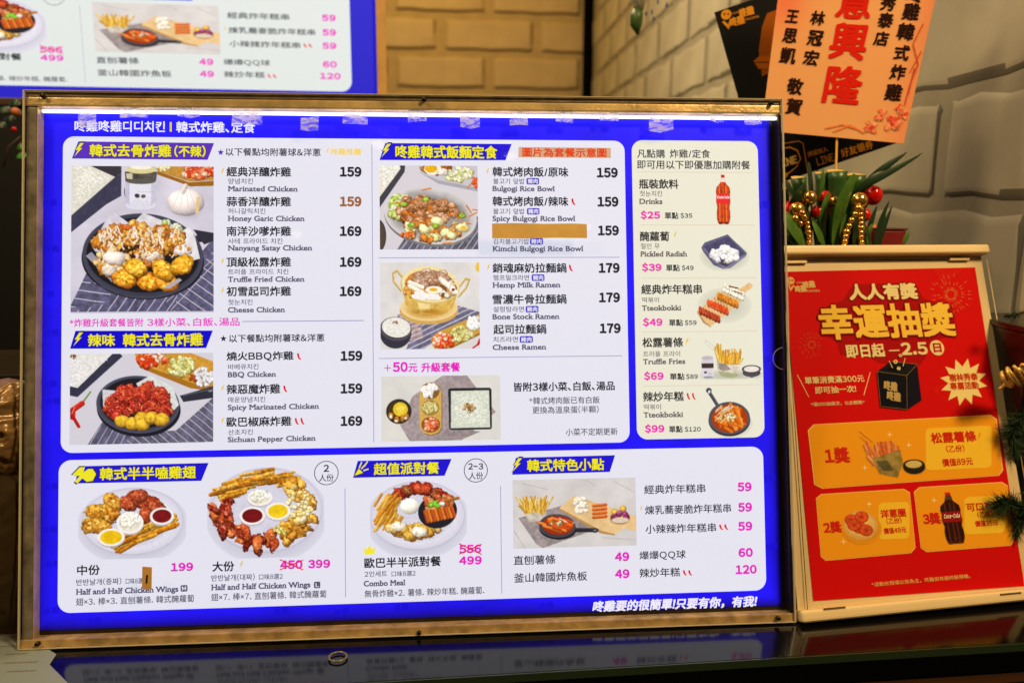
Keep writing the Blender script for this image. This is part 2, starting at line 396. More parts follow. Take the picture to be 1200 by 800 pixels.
CHK = [(200, 120, 30), (215, 150, 50), (180, 95, 25), (225, 175, 90)]
RED = [(185, 40, 25), (160, 30, 20), (200, 70, 35), (140, 25, 18)]
GLD = [(225, 160, 45), (235, 180, 70), (210, 135, 30), (240, 200, 100)]
def pic_A():
    c = Canvas((83.5, 195, 250.5, 366.5), (70, 240), 6.153, (196, 194, 214))
    c.poly([(80, -280), (700, -280), (1200, -200), (1200, 520), (80, 620)], (205, 203, 222), .08, .006)
    c.poly([(80, -280), (210, -280), (430, -230), (330, -60), (80, 130)], (60, 60, 82)); c.poly([(80, 130), (80, 205), (335, 0), (440, -60), (440, -230)], (58, 58, 84), .15, .05)
    c.poly([(80, -280), (215, -280), (400, -200), (80, 85)], (215, 215, 205)); c.rice([(80, -280), (190, -280), (380, -200), (330, -150), (80, 80)], 900, 7)
    c.poly([(210, -280), (440, -285), (442, -230), (400, -195)], (55, 52, 62))
    c.ell(575, -90, 115, 100, (60, 60, 75)); c.ell(580, -45, 112, 80, (75, 72, 95))
    c.poly([(465, -220), (695, -220), (688, -20), (640, 25), (510, 25), (470, -20)], (222, 224, 240)); c.ell(580, 5, 112, 36, (215, 216, 234)); c.poly([(468, -215), (500, -215), (500, 10), (470, -20)], (190, 190, 215)); c.poly([(655, -215), (692, -215), (690, -20), (655, 10)], (195, 195, 218))
    c.poly([(465, -235), (700, -235), (690, -165), (470, -165)], (78, 74, 70), .5, .02); c.ell(582, -165, 108, 20, (90, 88, 84)); c.ell(582, -250, 112, 30, (215, 205, 150)); c.ell(582, -268, 80, 18, (240, 238, 228)); c.poly([(475, -222), (520, -225), (520, -180), (480, -185)], (200, 195, 170))
    c.ell(555, -62, 20, 16, (60, 50, 60), 20, .4, .1); c.ell(600, -58, 18, 14, (85, 75, 80), -10, .4, .1)
    for i in range(5): c.stick(560 + i * 25, -92 + i % 2 * 5, 575 + i * 25, -90, 4, (170, 168, 185))
    c.poly([(700, -285), (1110, -285), (1110, -175), (930, -165), (700, -240)], (190, 140, 60), .15); c.poly([(700, -240), (930, -160), (1110, -172), (1110, -135), (940, -130), (700, -215)], (150, 100, 30))
    c.pile(1000, -235, 130, 42, 60, 26, [(215, 70, 30), (235, 130, 80), (240, 190, 160), (200, 45, 20)], seed=4, rough=.6); c.pile(740, -262, 50, 18, 25, 14, [(230, 215, 140), (240, 230, 180)], seed=5)
    c.ell(905, 5, 150, 120, (160, 156, 185), al=.5, soft=60)
    c.blob(905, -15, 135, 100, (232, 222, 222), rough=.12, amp=.06, dark=.72); c.stick(885, -90, 905, -135, 38, (235, 226, 220)); 
    for a in (-50, -20, 15, 45): c.stick(900 + a * .6, -110, 900 + a * 2.1, 60, 5, (205, 192, 196), dark=.9)
    c.poly([(985, -50), (1010, -60), (1000, 60), (975, 70)], (222, 195, 140), .1)
    # striped cloth
    c.poly([(80, 730), (210, 470), (400, 560), (760, 640), (1110, 240), (1110, 768), (80, 768)], (92, 90, 122), .35, .04)
    c.poly([(80, 740), (200, 480), (400, 600), (380, 690)], (88, 86, 118), .3, .04, stripes=(-8, 62, 7, (190, 188, 208)))
    c.poly([(370, 640), (760, 640), (860, 590), (820, 768), (300, 768), (80, 768), (370, 700)], (86, 84, 116), .3, .04, stripes=(55, 58, 7, (188, 186, 206)))
    c.poly([(860, 600), (1110, 330), (1110, 768), (820, 768)], (90, 88, 120), .3, .04, stripes=(-35, 62, 7, (188, 186, 206)))
    c.stick(800, 760, 1110, 430, 7, (200, 198, 215)); c.stick(770, 700, 1110, 390, 7, (190, 188, 210))
    # pan
    c.stick(1000, 245, 1130, 232, 62, (48, 48, 62)); c.poly([(960, 180), (1110, 205), (1110, 262), (1040, 290)], (46, 46, 60))
    c.ell(600, 400, 442, 282, (30, 30, 42), 4); c.ell(600, 370, 436, 305, (44, 44, 60), 4, rim=(70, 72, 92)); c.ell(598, 365, 405, 268, (24, 24, 32), 4, .3)
    c.poly([(230, 300), (370, 45), (520, 150), (520, 350), (260, 340)], (200, 198, 214), .12, .02); c.poly([(530, 130), (600, 60), (850, 160), (840, 330), (560, 330)], (214, 212, 222), .12, .02); c.poly([(780, 250), (930, 160), (975, 240), (1010, 390), (900, 420)], (225, 225, 232), .1, .02); c.poly([(190, 370), (230, 340), (360, 480), (380, 560)], (150, 148, 165), .12)
    c.pile(800, 190, 90, 60, 40, 30, [(200, 215, 165), (225, 230, 200), (180, 200, 130)], seed=8)
    c.pile(580, 270, 320, 120, 150, 40, CHK + [(150, 80, 25)], seed=2, rough=.8, spec=.25)
    c.pile(530, 330, 80, 30, 20, 30, [(50, 28, 18), (70, 40, 25)], seed=6)
    c.pile(370, 400, 110, 110, 50, 36, [(205, 140, 50), (225, 190, 130), (190, 110, 35)], seed=12, rough=.8, spec=.3)
    c.pile(640, 380, 110, 55, 25, 36, [(215, 180, 140), (190, 110, 50)], seed=14, rough=.8)
    R = random.Random(5)
    for i in range(60):
        x = 580 + R.uniform(-290, 300); y = 260 + R.uniform(-110, 110); w_ = R.uniform(9, 17); px_, py_ = x, y; col_ = R.choice([(242, 234, 224), (228, 212, 196), (236, 222, 200)])
        for _ in range(R.randint(2, 5)):
            nx_, ny_ = px_ + R.uniform(-16, 16), py_ + R.uniform(8, 26); c.stick(px_, py_, nx_, ny_, w_, col_, dark=.75, amp=.2); px_, py_ = nx_, ny_
    c.blob(390, 385, 80, 50, (232, 222, 215), rough=.6, amp=.1, dark=.7); c.blob(360, 470, 55, 40, (225, 212, 200), rough=.6, dark=.7); c.blob(660, 370, 70, 35, (235, 225, 212), rough=.6, dark=.7); c.blob(890, 330, 70, 40, (230, 222, 225), rough=.5, dark=.7); c.blob(480, 165, 38, 24, (225, 110, 40))
    c.pile(700, 300, 240, 90, 60, 13, [(235, 160, 50), (225, 140, 40), (240, 190, 90)], seed=22)
    for x, y, a in ((465, 535, 15), (650, 555, 0), (770, 560, 20), (550, 455, 25), (745, 475, 40), (880, 440, -30)):
        c.blob(x, y, 92, 68, (238, 146, 26) if y > 500 else (244, 176, 36), rot=a, rough=.34, amp=.5, f=.045, spec=.12, dark=.45); c.pile(x, y, 62, 42, 22, 17, [(252, 200, 70), (236, 150, 30), (246, 178, 48)], seed=int(x * 3), rough=.9, dark=.75)
    for a in range(200, 340, 4): pass
    c.stick(230, 560, 420, 640, 10, (70, 70, 90)); c.stick(420, 640, 700, 650, 8, (62, 62, 82)); c.poly([(740, 600), (860, 530), (880, 545), (790, 605)], (170, 170, 185))
    return c
def pic_B():
    c = Canvas((82, 414, 250, 519.5), (70, 360), 4.705, (206, 205, 220))
    c.poly([(55, 255), (330, 255), (345, 270), (100, 490), (55, 480)], (50, 52, 74), .15); c.poly([(55, 255), (290, 255), (100, 440), (55, 430)], (222, 222, 222)); c.rice([(55, 255), (285, 258), (95, 432), (57, 425)], 700, 6, cols=((240, 240, 244), (226, 226, 232), (212, 210, 212)))
    c.pile(75, 268, 18, 12, 14, 6, [(150, 90, 40), (110, 60, 30)])
    c.poly([(410, 255), (720, 255), (848, 305), (848, 450), (730, 440), (430, 310)], (205, 150, 55), .12); c.poly([(430, 310), (740, 425), (848, 440), (848, 470), (720, 450), (440, 335)], (165, 110, 30))
    c.pile(510, 290, 80, 40, 50, 20, [(220, 70, 25), (235, 120, 60), (240, 200, 170), (205, 50, 20)], seed=3); c.stick(610, 275, 575, 345, 9, (190, 135, 45)); c.pile(670, 330, 75, 50, 60, 18, [(205, 205, 120), (225, 225, 165), (190, 185, 100)], seed=4, rough=.7); c.pile(790, 390, 55, 48, 60, 14, [(232, 232, 238), (215, 215, 225)], seed=5)
    c.pile(735, 395, 18, 20, 8, 10, [(150, 50, 20)])
    c.stick(170, 462, 120, 530, 10, (110, 160, 60)); c.stick(125, 525, 75, 560, 34, (215, 45, 30)); c.stick(75, 560, 75, 600, 32, (205, 30, 25)); c.stick(78, 600, 108, 650, 20, (200, 28, 24)); c.stick(85, 545, 70, 580, 6, (245, 150, 130))
    c.poly([(155, 752), (240, 620), (440, 690), (640, 680), (848, 500), (848, 745), (400, 750)], (98, 96, 120), .3, .04, stripes=(-40, 34, 4, (185, 184, 204))); c.poly([(155, 752), (245, 625), (440, 690), (330, 752)], (92, 90, 116), .3, .04, stripes=(60, 36, 4, (180, 180, 200)))
    c.poly([(660, 490), (848, 440), (848, 505), (680, 525)], (46, 47, 60)); c.ell(828, 463, 16, 9, (150, 150, 170)); c.stick(680, 490, 848, 455, 10, (85, 86, 104))
    c.ell(435, 560, 232, 152, (28, 28, 38), 5); c.ell(430, 535, 230, 158, (48, 50, 68), 5, rim=(78, 80, 102)); c.ell(430, 530, 208, 138, (28, 28, 36), 5)
    c.poly([(235, 450), (330, 460), (300, 600), (240, 560)], (205, 205, 215)); c.poly([(420, 420), (500, 375), (560, 410), (620, 440), (655, 540), (600, 600), (450, 480)], (215, 218, 218), .1); 
    c.pile(430, 505, 170, 70, 110, 30, RED + [(205, 60, 35)], seed=6, rough=.7, spec=.55, f=.14); c.pile(330, 560, 75, 40, 40, 26, RED, seed=7, rough=.7, spec=.5); c.pile(540, 560, 75, 40, 40, 26, RED, seed=8, rough=.7, spec=.5)
    for x, y in ((345, 625), (400, 640), (450, 610), (455, 645), (505, 610), (560, 620)): c.blob(x, y, 44, 36, (222, 175, 45), rough=.3, amp=.25, f=.08, dark=.5)
    return c
def pic_C():
    c = Canvas((445, 194.3, 560, 292.3), (435, 160), 5.333, (208, 206, 218))
    c.poly([(50, 180), (215, 180), (210, 225), (52, 450)], (62, 62, 74)); c.poly([(50, 182), (180, 182), (185, 205), (52, 385)], (225, 225, 215)); c.rice([(52, 184), (170, 184), (175, 205), (54, 370)], 350, 7)
    c.poly([(295, 182), (668, 182), (668, 335), (420, 290), (310, 230)], (196, 196, 206)); c.poly([(300, 225), (420, 275), (668, 322), (668, 345), (420, 297)], (165, 165, 178)); c.pile(400, 200, 90, 30, 25, 22, [(150, 80, 30), (190, 120, 60)]); c.ell(385, 205, 55, 38, (240, 238, 228)); c.ell(375, 203, 40, 27, (228, 175, 30), amp=.15); c.blob(450, 225, 40, 25, (230, 225, 215), dark=.7)
    c.pile(550, 240, 88, 42, 70, 15, [(225, 225, 175), (205, 210, 140), (240, 240, 210)], seed=4, rough=.8); c.pile(652, 285, 18, 30, 14, 14, [(230, 90, 40)])
    c.ell(40, 620, 55, 105, (80, 70, 58), rim=(50, 48, 55))
    c.poly([(160, 705), (230, 600), (668, 500), (668, 706)], (96, 95, 112), .3, .04, stripes=(55, 36, 5, (190, 190, 205)))
    c.ell(372, 510, 292, 178, (120, 118, 128), 8); c.ell(370, 496, 290, 175, (178, 176, 180), 8, .18, .012, rim=(214, 212, 216)); c.ell(375, 495, 245, 135, (150, 146, 146), 8, .2, .02, soft=20)
    c.pile(180, 450, 60, 70, 36, 28, [(205, 215, 130), (225, 228, 180), (170, 200, 70)], seed=3); c.pile(350, 460, 170, 85, 110, 30, [(165, 100, 60), (190, 130, 90), (215, 165, 130), (140, 80, 45)], seed=9, rough=.7, spec=.15)
    c.pile(380, 590, 190, 60, 60, 26, [(175, 105, 50), (205, 120, 40), (190, 140, 90), (215, 215, 150)], seed=19, rough=.7, spec=.15)
    R = random.Random(3)
    for i in range(36):
        x = 380 + R.gauss(0, 120); y = 490 + R.gauss(0, 70); a = R.uniform(-1, 1); c.stick(x, y, x + 55 * math.cos(a), y + 55 * math.sin(a), 9, (232, 125, 25))
    for x, y, a, q in ((410, 530, 20, 42), (330, 580, 30, 40), (455, 600, -30, 34), (570, 570, 10, 44), (240, 560, 30, 34), (500, 620, 20, 34)): c.blob(x, y, q, q * .7, (226, 228, 172), rot=a, rough=.6, amp=.2, dark=.6)
    for x, y in ((205, 425), (250, 555), (400, 560), (565, 495), (340, 395)): c.blob(x, y, 26, 18, (150, 185, 60), rough=.4)
    c.pile(380, 440, 150, 40, 30, 22, [(185, 125, 80), (205, 150, 110), (150, 95, 55)], seed=29, rough=.8); c.ell(572, 572, 20, 16, (235, 190, 70)); c.pile(220, 615, 40, 10, 14, 13, [(225, 90, 25)])
    return c
def pic_D():
    c = Canvas((445.7, 307.5, 562, 408.8), (435, 300), 6.667, (216, 215, 218)); c.poly([(60, 40), (850, 40), (850, 730), (60, 730)], (216, 215, 218), .06, .01)
    c.ell(838, 90, 22, 40, (225, 190, 70))
    c.poly([(200, 460), (420, 500), (680, 390), (845, 440), (845, 470), (400, 726), (270, 726), (310, 620)], (105, 104, 135), .25, .04, stripes=(25, 40, 9, (195, 190, 200))); c.poly([(210, 450), (380, 480), (400, 640), (300, 660)], (165, 145, 150), .25, .04, stripes=(20, 34, 8, (210, 196, 200)))
    c.ell(450, 425, 230, 110, (205, 165, 90)); c.ell(450, 400, 225, 108, (226, 195, 130), rim=(236, 212, 160)); c.ell(430, 420, 170, 75, (190, 130, 40), al=.6, soft=30)
    c.poly([(240, 240), (680, 270), (640, 400), (560, 460), (350, 455), (270, 380)], (205, 170, 85), .25, .03); c.poly([(360, 350), (460, 360), (460, 455), (380, 450)], (235, 215, 150), .1); c.ell(455, 435, 160, 30, (180, 130, 40), al=.6, soft=14)
    for pts in (((235, 270), (180, 200), (175, 130), (205, 115), (250, 170)), ((680, 320), (740, 250), (765, 185), (735, 180), (690, 240))):
        for a, b in zip(pts, pts[1:]): c.stick(*a, *b, 20, (222, 196, 120)); 
    c.ell(460, 230, 232, 148, (210, 185, 110), 6); c.ell(462, 222, 226, 140, (236, 222, 170), 6); c.ell(462, 230, 200, 118, (200, 130, 50), 6, .3, .04)
    c.pile(300, 280, 50, 35, 20, 16, [(225, 160, 60), (210, 140, 50)]); c.pile(470, 180, 130, 50, 50, 34, [(195, 155, 130), (215, 180, 155), (165, 120, 90)], seed=3, rough=.5); c.pile(600, 260, 60, 60, 24, 26, [(190, 140, 90), (235, 225, 205), (120, 80, 40)], seed=6)
    for x, y, a in ((350, 225, 20), (350, 260, 25), (590, 215, 35), (610, 245, 40), (400, 300, 10), (380, 320, 5), (480, 325, 5)): c.stick(x - 50, y - a, x + 50, y + a, 34, (240, 236, 226), dark=.82)
    c.poly([(345, 275), (430, 285), (420, 345), (325, 330)], (240, 240, 240)); c.poly([(440, 290), (530, 300), (525, 345), (435, 345)], (238, 238, 236)); c.ell(490, 265, 68, 30, (245, 242, 232)); c.ell(485, 264, 34, 15, (232, 180, 40)); c.stick(640, 180, 610, 250, 14, (240, 230, 210)); c.ell(640, 265, 14, 12, (110, 60, 30))
    c.ell(190, 600, 122, 118, (52, 50, 66)); c.ell(192, 565, 124, 92, (60, 58, 72), 8, rim=(96, 92, 106)); c.ell(195, 555, 112, 78, (228, 228, 226), 8); c.rice((195, 553, 105, 70), 420, 6); c.pile(190, 515, 22, 10, 10, 7, [(120, 110, 50), (150, 90, 60)])
    c.poly([(460, 640), (520, 590), (845, 455), (845, 600), (600, 726), (490, 726)], (200, 155, 60)); c.poly([(640, 700), (845, 600), (845, 618), (610, 726)], (150, 105, 30)); c.pile(560, 665, 80, 52, 40, 24, [(222, 70, 25), (235, 120, 60), (242, 205, 180)], seed=3); c.pile(700, 610, 85, 52, 60, 19, [(215, 210, 130), (228, 226, 165), (195, 185, 100)], seed=5); c.pile(800, 530, 50, 50, 50, 20, [(238, 238, 240), (222, 222, 226)], seed=7, dark=.7)
    c.stick(845, 655, 830, 690, 22, (205, 25, 50)); c.stick(830, 690, 790, 718, 14, (205, 25, 50))
    return c
def pic_E():
    c = Canvas((447, 440, 586.5, 516), (435, 410), 6.667, (214, 214, 212)); c.poly([(70, 190), (1020, 190), (1020, 720), (70, 720)], (214, 214, 212), .05, .008)
    c.poly([(500, 240), (560, 200), (745, 200), (830, 310), (970, 490), (700, 705), (300, 708), (225, 580), (320, 360)], (160, 148, 152), .16, .05); c.poly([(600, 600), (850, 640), (700, 700), (500, 700)], (148, 136, 140), .16, .05)
    c.ell(216, 474, 99, 97, (36, 34, 36)); c.ell(216, 470, 92, 90, (50, 46, 44)); c.ell(215, 475, 82, 78, (70, 50, 25)); c.ell(228, 458, 58, 56, (222, 192, 45), amp=.15); c.ell(228, 455, 36, 34, (235, 212, 80), amp=.15)
    for x, y in ((155, 510), (200, 540), (245, 530), (275, 520)): c.blob(x, y, 22, 30, (185, 120, 40), rough=.3)
    c.blob(155, 515, 12, 18, (240, 235, 225)); c.blob(195, 548, 16, 12, (240, 235, 225)); c.blob(268, 528, 14, 12, (240, 230, 215))
    u = [(378, 330), (400, 275), (460, 250), (520, 270), (548, 330), (545, 600), (520, 640), (465, 658), (410, 645), (378, 600)]
    c.poly([(x + 8, y + 10) for x, y in u], (120, 90, 50), al=.6); c.poly(u, (208, 168, 85), .1)
    c.ell(462, 318, 72, 66, (130, 90, 45)); c.pile(462, 318, 58, 50, 46, 20, [(238, 236, 238), (222, 218, 220)], seed=2, dark=.72); c.ell(460, 450, 70, 62, (165, 130, 60)); c.pile(460, 450, 55, 45, 60, 14, [(212, 200, 130), (228, 220, 165), (195, 185, 110)], seed=3); c.ell(462, 580, 74, 62, (150, 80, 35)); c.pile(462, 580, 56, 46, 36, 22, [(225, 75, 35), (240, 190, 165), (235, 130, 80)], seed=4)
    c.poly([(600, 310), (615, 300), (925, 300), (940, 315), (940, 610), (925, 625), (620, 625), (605, 610)], (38, 40, 46)); c.poly([(622, 322), (920, 320), (925, 608), (618, 610)], (205, 212, 200)); c.rice([(625, 325), (918, 323), (920, 605), (622, 607)], 1900, 7, cols=((228, 234, 224), (210, 216, 204), (192, 200, 184), (238, 242, 236)))
    c.pile(760, 455, 52, 32, 24, 13, [(170, 105, 45), (130, 75, 30), (190, 160, 110)]); c.stick(750, 480, 758, 510, 4, (90, 60, 30))
    return c
def pic_F():
    c = Canvas((601, 560.5, 745.3, 640.5), (580, 520), 4, (206, 204, 204)); c.poly([(80, 160), (665, 160), (665, 490), (80, 490)], (206, 204, 206), .07, .012)
    for a in ((130, 180, 250, 210), (430, 170, 470, 200), (560, 180, 650, 230), (500, 440, 660, 455), (90, 400, 140, 480)): c.stick(*a, 4, (190, 186, 190))
    c.poly([(110, 340), (320, 285), (490, 395), (220, 482), (190, 460)], (150, 140, 142), .2, .06)
    c.poly([(300, 298), (370, 240), (660, 345), (662, 415), (600, 400), (560, 425), (500, 410)], (222, 190, 138), .1, .03); c.poly([(300, 298), (500, 410), (560, 425), (555, 432), (490, 420), (300, 306)], (180, 140, 85))
    c.poly([(135, 310), (240, 300), (235, 350), (160, 360)], (196, 190, 178), .2, .05)
    R = random.Random(2)
    for i in range(64):
        x = 185 + R.uniform(-45, 45); c.stick(x, 320, x + R.uniform(-30, 30) + (x - 185) * .5, 240 + R.uniform(0, 55) - max(0, (150 - x)) * .5, 9, R.choice([(235, 190, 80), (222, 160, 50), (242, 208, 120)]))
    c.poly([(140, 322), (205, 315), (205, 352), (160, 358)], (188, 182, 170), .2, .05)
    for dx in range(4): c.pile(400, 262 + dx * 17, 30, 6, 9, 12, [(238, 232, 220), (225, 216, 200)], seed=dx, dark=.7)
    for dx in range(4): c.stick(460, 292 + dx * 18, 518, 288 + dx * 18, 17, (225, 100, 30)); c.stick(465, 288 + dx * 18, 510, 286 + dx * 18, 4, (245, 160, 90))
    c.ell(584, 358, 48, 24, (150, 110, 80)); c.ell(584, 348, 48, 26, (110, 80, 60))
    for x, y, q in ((560, 322, (228, 180, 70)), (598, 308, (228, 178, 70)), (605, 335, (150, 50, 110)), (562, 350, (140, 40, 100)), (588, 352, (225, 180, 80)), (612, 352, (140, 45, 100)), (580, 332, (150, 60, 120))): c.blob(x, y, 18, 16, q, rough=.2)
    c.ell(585, 362, 46, 15, (215, 200, 178), al=.7)
    c.stick(380, 402, 470, 405, 22, (44, 46, 56)); c.ell(466, 406, 18, 12, (50, 52, 62)); c.ell(466, 405, 9, 4, (150, 140, 140)); c.ell(292, 395, 88, 50, (30, 30, 38), 5); c.ell(290, 380, 87, 55, (50, 52, 62), 5, rim=(80, 84, 96)); c.ell(292, 378, 76, 46, (150, 50, 20), 5)
    for i in range(26):
        x = 292 + R.gauss(0, 32); y = 378 + R.gauss(0, 18); c.stick(x - 18, y - 6, x + 18, y + 6, 13, R.choice([(232, 105, 30), (240, 140, 60), (215, 80, 25)]))
    c.pile(290, 370, 40, 14, 14, 6, [(90, 120, 40), (240, 230, 200)]); c.stick(300, 345, 335, 365, 6, (245, 240, 220))
    return c
PB1 = (214, 216, 236)
def plate(c, cx, cy, rx, ry):
    c.shadow(cx, cy + ry * .12, rx * 1.12, ry * 1.16, .25); c.ell(cx, cy, rx, ry, (190, 190, 212)); c.ell(cx, cy - 2, rx * .985, ry * .97, (222, 223, 240), rim=(208, 208, 228)); c.ell(cx, cy + 2, rx * .8, ry * .78, (208, 208, 228), soft=18)
def cup(c, x, y, rx, ry, col):
    c.ell(x, y + 7, rx, ry, (185, 180, 190)); c.ell(x, y, rx, ry, (240, 238, 240)); c.ell(x, y, rx * .8, ry * .78, col, amp=.12, f=.05)
def pic_L():
    c = Canvas((92, 568, 218.5, 654), (70, 530), 4.324, PB1, True); plate(c, 370, 350, 258, 170); R = random.Random(1)
    for x, y, a in ((275, 255, 50), (215, 290, 0), (185, 305, 20), (165, 365, -10), (215, 370, -10), (255, 310, 20)):
        c.blob(x, y, 58, 40, (228, 164, 48), rot=a, rough=.7, amp=.5, f=.06, spec=.12); c.pile(x, y - 4, 42, 26, 14, 15, [(240, 186, 80), (214, 140, 36), (232, 170, 60), (190, 110, 24)], seed=int(x), rough=.8)
    for x, y, a in ((370, 245, 60), (345, 260, 40), (430, 260, 20), (465, 255, 25), (490, 275, 20), (435, 320, 80), (400, 220, 0)): c.blob(x, y, 48, 34, (170, 62, 30), rot=a, rough=.5, amp=.4, f=.07, spec=.35)
    for i in range(52):
        x = 300 + 250 * R.random(); y = 478 - (x - 290) * .44 + R.uniform(-42, 26); a = R.uniform(.25, .6); l_ = R.uniform(38, 60)
        c.stick(x - l_, y + l_ * a, x + l_, y - l_ * a, R.uniform(17, 25), R.choice([(236, 168, 48), (214, 134, 28), (243, 186, 78), (200, 118, 22)]), dark=.35, amp=.4)
    cup(c, 355, 355, 70, 56, (225, 222, 205)); c.pile(355, 345, 46, 34, 30, 14, [(240, 240, 232), (228, 228, 210)], seed=3, dark=.75); cup(c, 517, 325, 62, 44, (120, 22, 28)); cup(c, 261, 425, 70, 45, (232, 190, 25))
    return c
def pic_M():
    c = Canvas((243, 546, 380, 653), (235, 530), 4.324, PB1, True); plate(c, 335, 292, 282, 214); R = random.Random(4)
    for i in range(62):
        a = math.radians(R.uniform(200, 305)); rr = R.uniform(.62, .95); x = 325 + 270 * rr * math.cos(a); y = 262 + 175 * rr * math.sin(a); c.stick(x - 46, y + R.uniform(2, 22), x + 46, y - R.uniform(0, 12), R.uniform(15, 22), R.choice([(232, 165, 50), (215, 140, 35), (242, 185, 80), (198, 118, 22)]), dark=.35, amp=.4)
    for i in range(44):
        a = math.radians(R.uniform(-55, 84)); rr = R.uniform(.6, .9); c.blob(335 + 278 * rr * math.cos(a), 285 + 195 * rr * math.sin(a), R.uniform(24, 50), R.uniform(18, 34), R.choice([(238, 178, 62), (226, 158, 44), (243, 196, 96), (205, 132, 34)]), rot=R.uniform(0, 90), rough=.9, amp=.5, f=.07, spec=.15)
    c.pile(500, 260, 70, 90, 50, 14, [(240, 215, 140), (235, 225, 180)], seed=8); c.pile(400, 395, 40, 25, 16, 12, [(200, 190, 90), (235, 215, 130)], seed=9)
    for i in range(40):
        a = math.radians(R.uniform(78, 205)); rr = R.uniform(.66, .93); c.blob(320 + 270 * rr * math.cos(a), 290 + 195 * rr * math.sin(a), R.uniform(26, 54), R.uniform(17, 28), R.choice([(165, 45, 25), (185, 70, 30), (214, 104, 44), (130, 28, 16)]), rot=R.uniform(0, 120), rough=.8, amp=.4, f=.07, spec=.4)
    cup(c, 300, 228, 66, 42, (225, 222, 205)); c.pile(300, 222, 44, 26, 30, 13, [(242, 242, 236), (228, 228, 212)], seed=3, dark=.75); cup(c, 262, 318, 66, 46, (115, 20, 26)); cup(c, 391, 298, 64, 45, (235, 200, 30))
    return c
def pic_N():
    c = Canvas((434, 561, 547, 650), (405, 530), 4.324, PB1, True); plate(c, 365, 320, 240, 174); R = random.Random(6)
    for i in range(30):
        a = math.radians(R.uniform(205, 335)); c.blob(370 + 150 * math.cos(a) * R.uniform(.8, 1), 260 + 78 * math.sin(a) * R.uniform(.8, 1.1), 34, 24, R.choice(RED + [(150, 80, 40)]), rot=R.uniform(0, 90), rough=.6, spec=.35)
    for i in range(60):
        x = 215 + R.uniform(-48, 50); y = 300 + R.uniform(-70, 70); c.stick(x - R.uniform(8, 30), y + 28, x + R.uniform(8, 28), y - 28, R.uniform(13, 19), R.choice([(228, 160, 50), (240, 185, 80), (210, 135, 35)]), dark=.5)
    for i in range(40):
        a = math.radians(R.uniform(35, 150)); c.blob(345 + 150 * math.cos(a) * R.uniform(.7, 1), 335 + 90 * math.sin(a) * R.uniform(.5, 1), 34, 25, R.choice([(225, 175, 70), (215, 155, 45), (238, 205, 130)]), rot=R.uniform(0, 90), rough=.6, spec=.15)
    c.blob(375, 400, 40, 26, (240, 232, 215), rough=.6, dark=.8); c.blob(270, 370, 36, 24, (240, 232, 215), rough=.6, dark=.8); c.blob(325, 272, 50, 40, (238, 238, 226), rough=.15, amp=.08, dark=.8)
    c.ell(465, 300, 100, 86, (34, 32, 40), -10); c.pile(465, 260, 80, 40, 40, 20, [(205, 110, 60), (225, 150, 90), (180, 80, 40)], seed=4)
    for i in range(9): x = 400 + i * 17; c.stick(x, 300 - i * 2, x + 14, 350 - i * 3, 20, (228, 130, 40) if i % 2 else (205, 85, 40), dark=.5)
    c.stick(500, 250, 570, 235, 18, (175, 110, 50)); c.pile(452, 265, 25, 12, 8, 13, [(120, 190, 50)]); c.blob(490, 262, 16, 12, (235, 230, 225))
    return c
def pic_coke(r, off, k, x0, y0, x1, y1, bg, dark=False):
    c = Canvas(r, off, k, bg, True, res=2.6); w = x1 - x0; h = y1 - y0; cx = (x0 + x1) / 2
    prof = [(0, .12), (.06, .12), (.10, .13), (.17, .2), (.26, .46), (.34, .5), (.42, .47), (.55, .5), (.66, .42), (.76, .47), (.9, .46), (1, .36)]
    L = [(cx - a * w, y0 + t * h) for t, a in prof]; Rr = [(cx + a * w, y0 + t * h) for t, a in prof[::-1]]
    body = (40, 12, 8) if dark else (185, 60, 22); c.poly(L + Rr, body, .3, .05)
    for q in (-.26, 0, .2): c.stick(cx + q * w, y0 + .22 * h, cx + q * w, y0 + .95 * h, w * .1, (95, 30, 20) if dark else ((225, 110, 50) if q else (200, 80, 35)), dark=.8)
    c.poly([(cx - .13 * w, y0), (cx + .13 * w, y0), (cx + .13 * w, y0 + .055 * h), (cx - .13 * w, y0 + .055 * h)], (215, 25, 30))
    c.poly([(cx - .13 * w, y0 + .06 * h), (cx + .13 * w, y0 + .06 * h), (cx + .2 * w, y0 + .15 * h), (cx - .2 * w, y0 + .15 * h)], (90, 60, 50) if dark else (226, 214, 205))
    c.poly([(cx - .47 * w, y0 + .38 * h), (cx + .47 * w, y0 + .38 * h), (cx + .46 * w, y0 + .58 * h), (cx - .46 * w, y0 + .58 * h)], (150, 15, 20) if dark else (225, 40, 45))
    c.ell(cx - .22 * w, y0 + .98 * h, .14 * w, .03 * h, (90, 35, 25)); c.ell(cx + .2 * w, y0 + .98 * h, .14 * w, .03 * h, (90, 35, 25))
    return c
PB2 = (220, 222, 208)
def pic_H():
    c = Canvas((819, 273, 878, 317), (735, 260), 6.15, PB2, True); c.shadow(700, 250, 180, 110, .2)
    c.poly([(535, 185), (560, 150), (725, 92), (860, 225), (850, 250), (740, 330), (690, 338), (620, 310), (548, 215)], (92, 90, 124), .15); c.poly([(555, 180), (725, 108), (840, 228), (715, 320), (640, 300)], (72, 70, 106), .2, .03)
    c.poly([(548, 195), (560, 190), (630, 290), (710, 325), (845, 235), (852, 248), (740, 332), (690, 338)], (120, 118, 150), .1)
    c.pile(705, 238, 92, 50, 70, 22, [(240, 240, 244), (226, 226, 234), (212, 212, 222)], seed=2, rough=.7, dark=.7); c.blob(700, 290, 12, 8, (190, 160, 60)); c.pile(700, 195, 40, 20, 16, 18, [(244, 244, 248)], dark=.75)
    return c
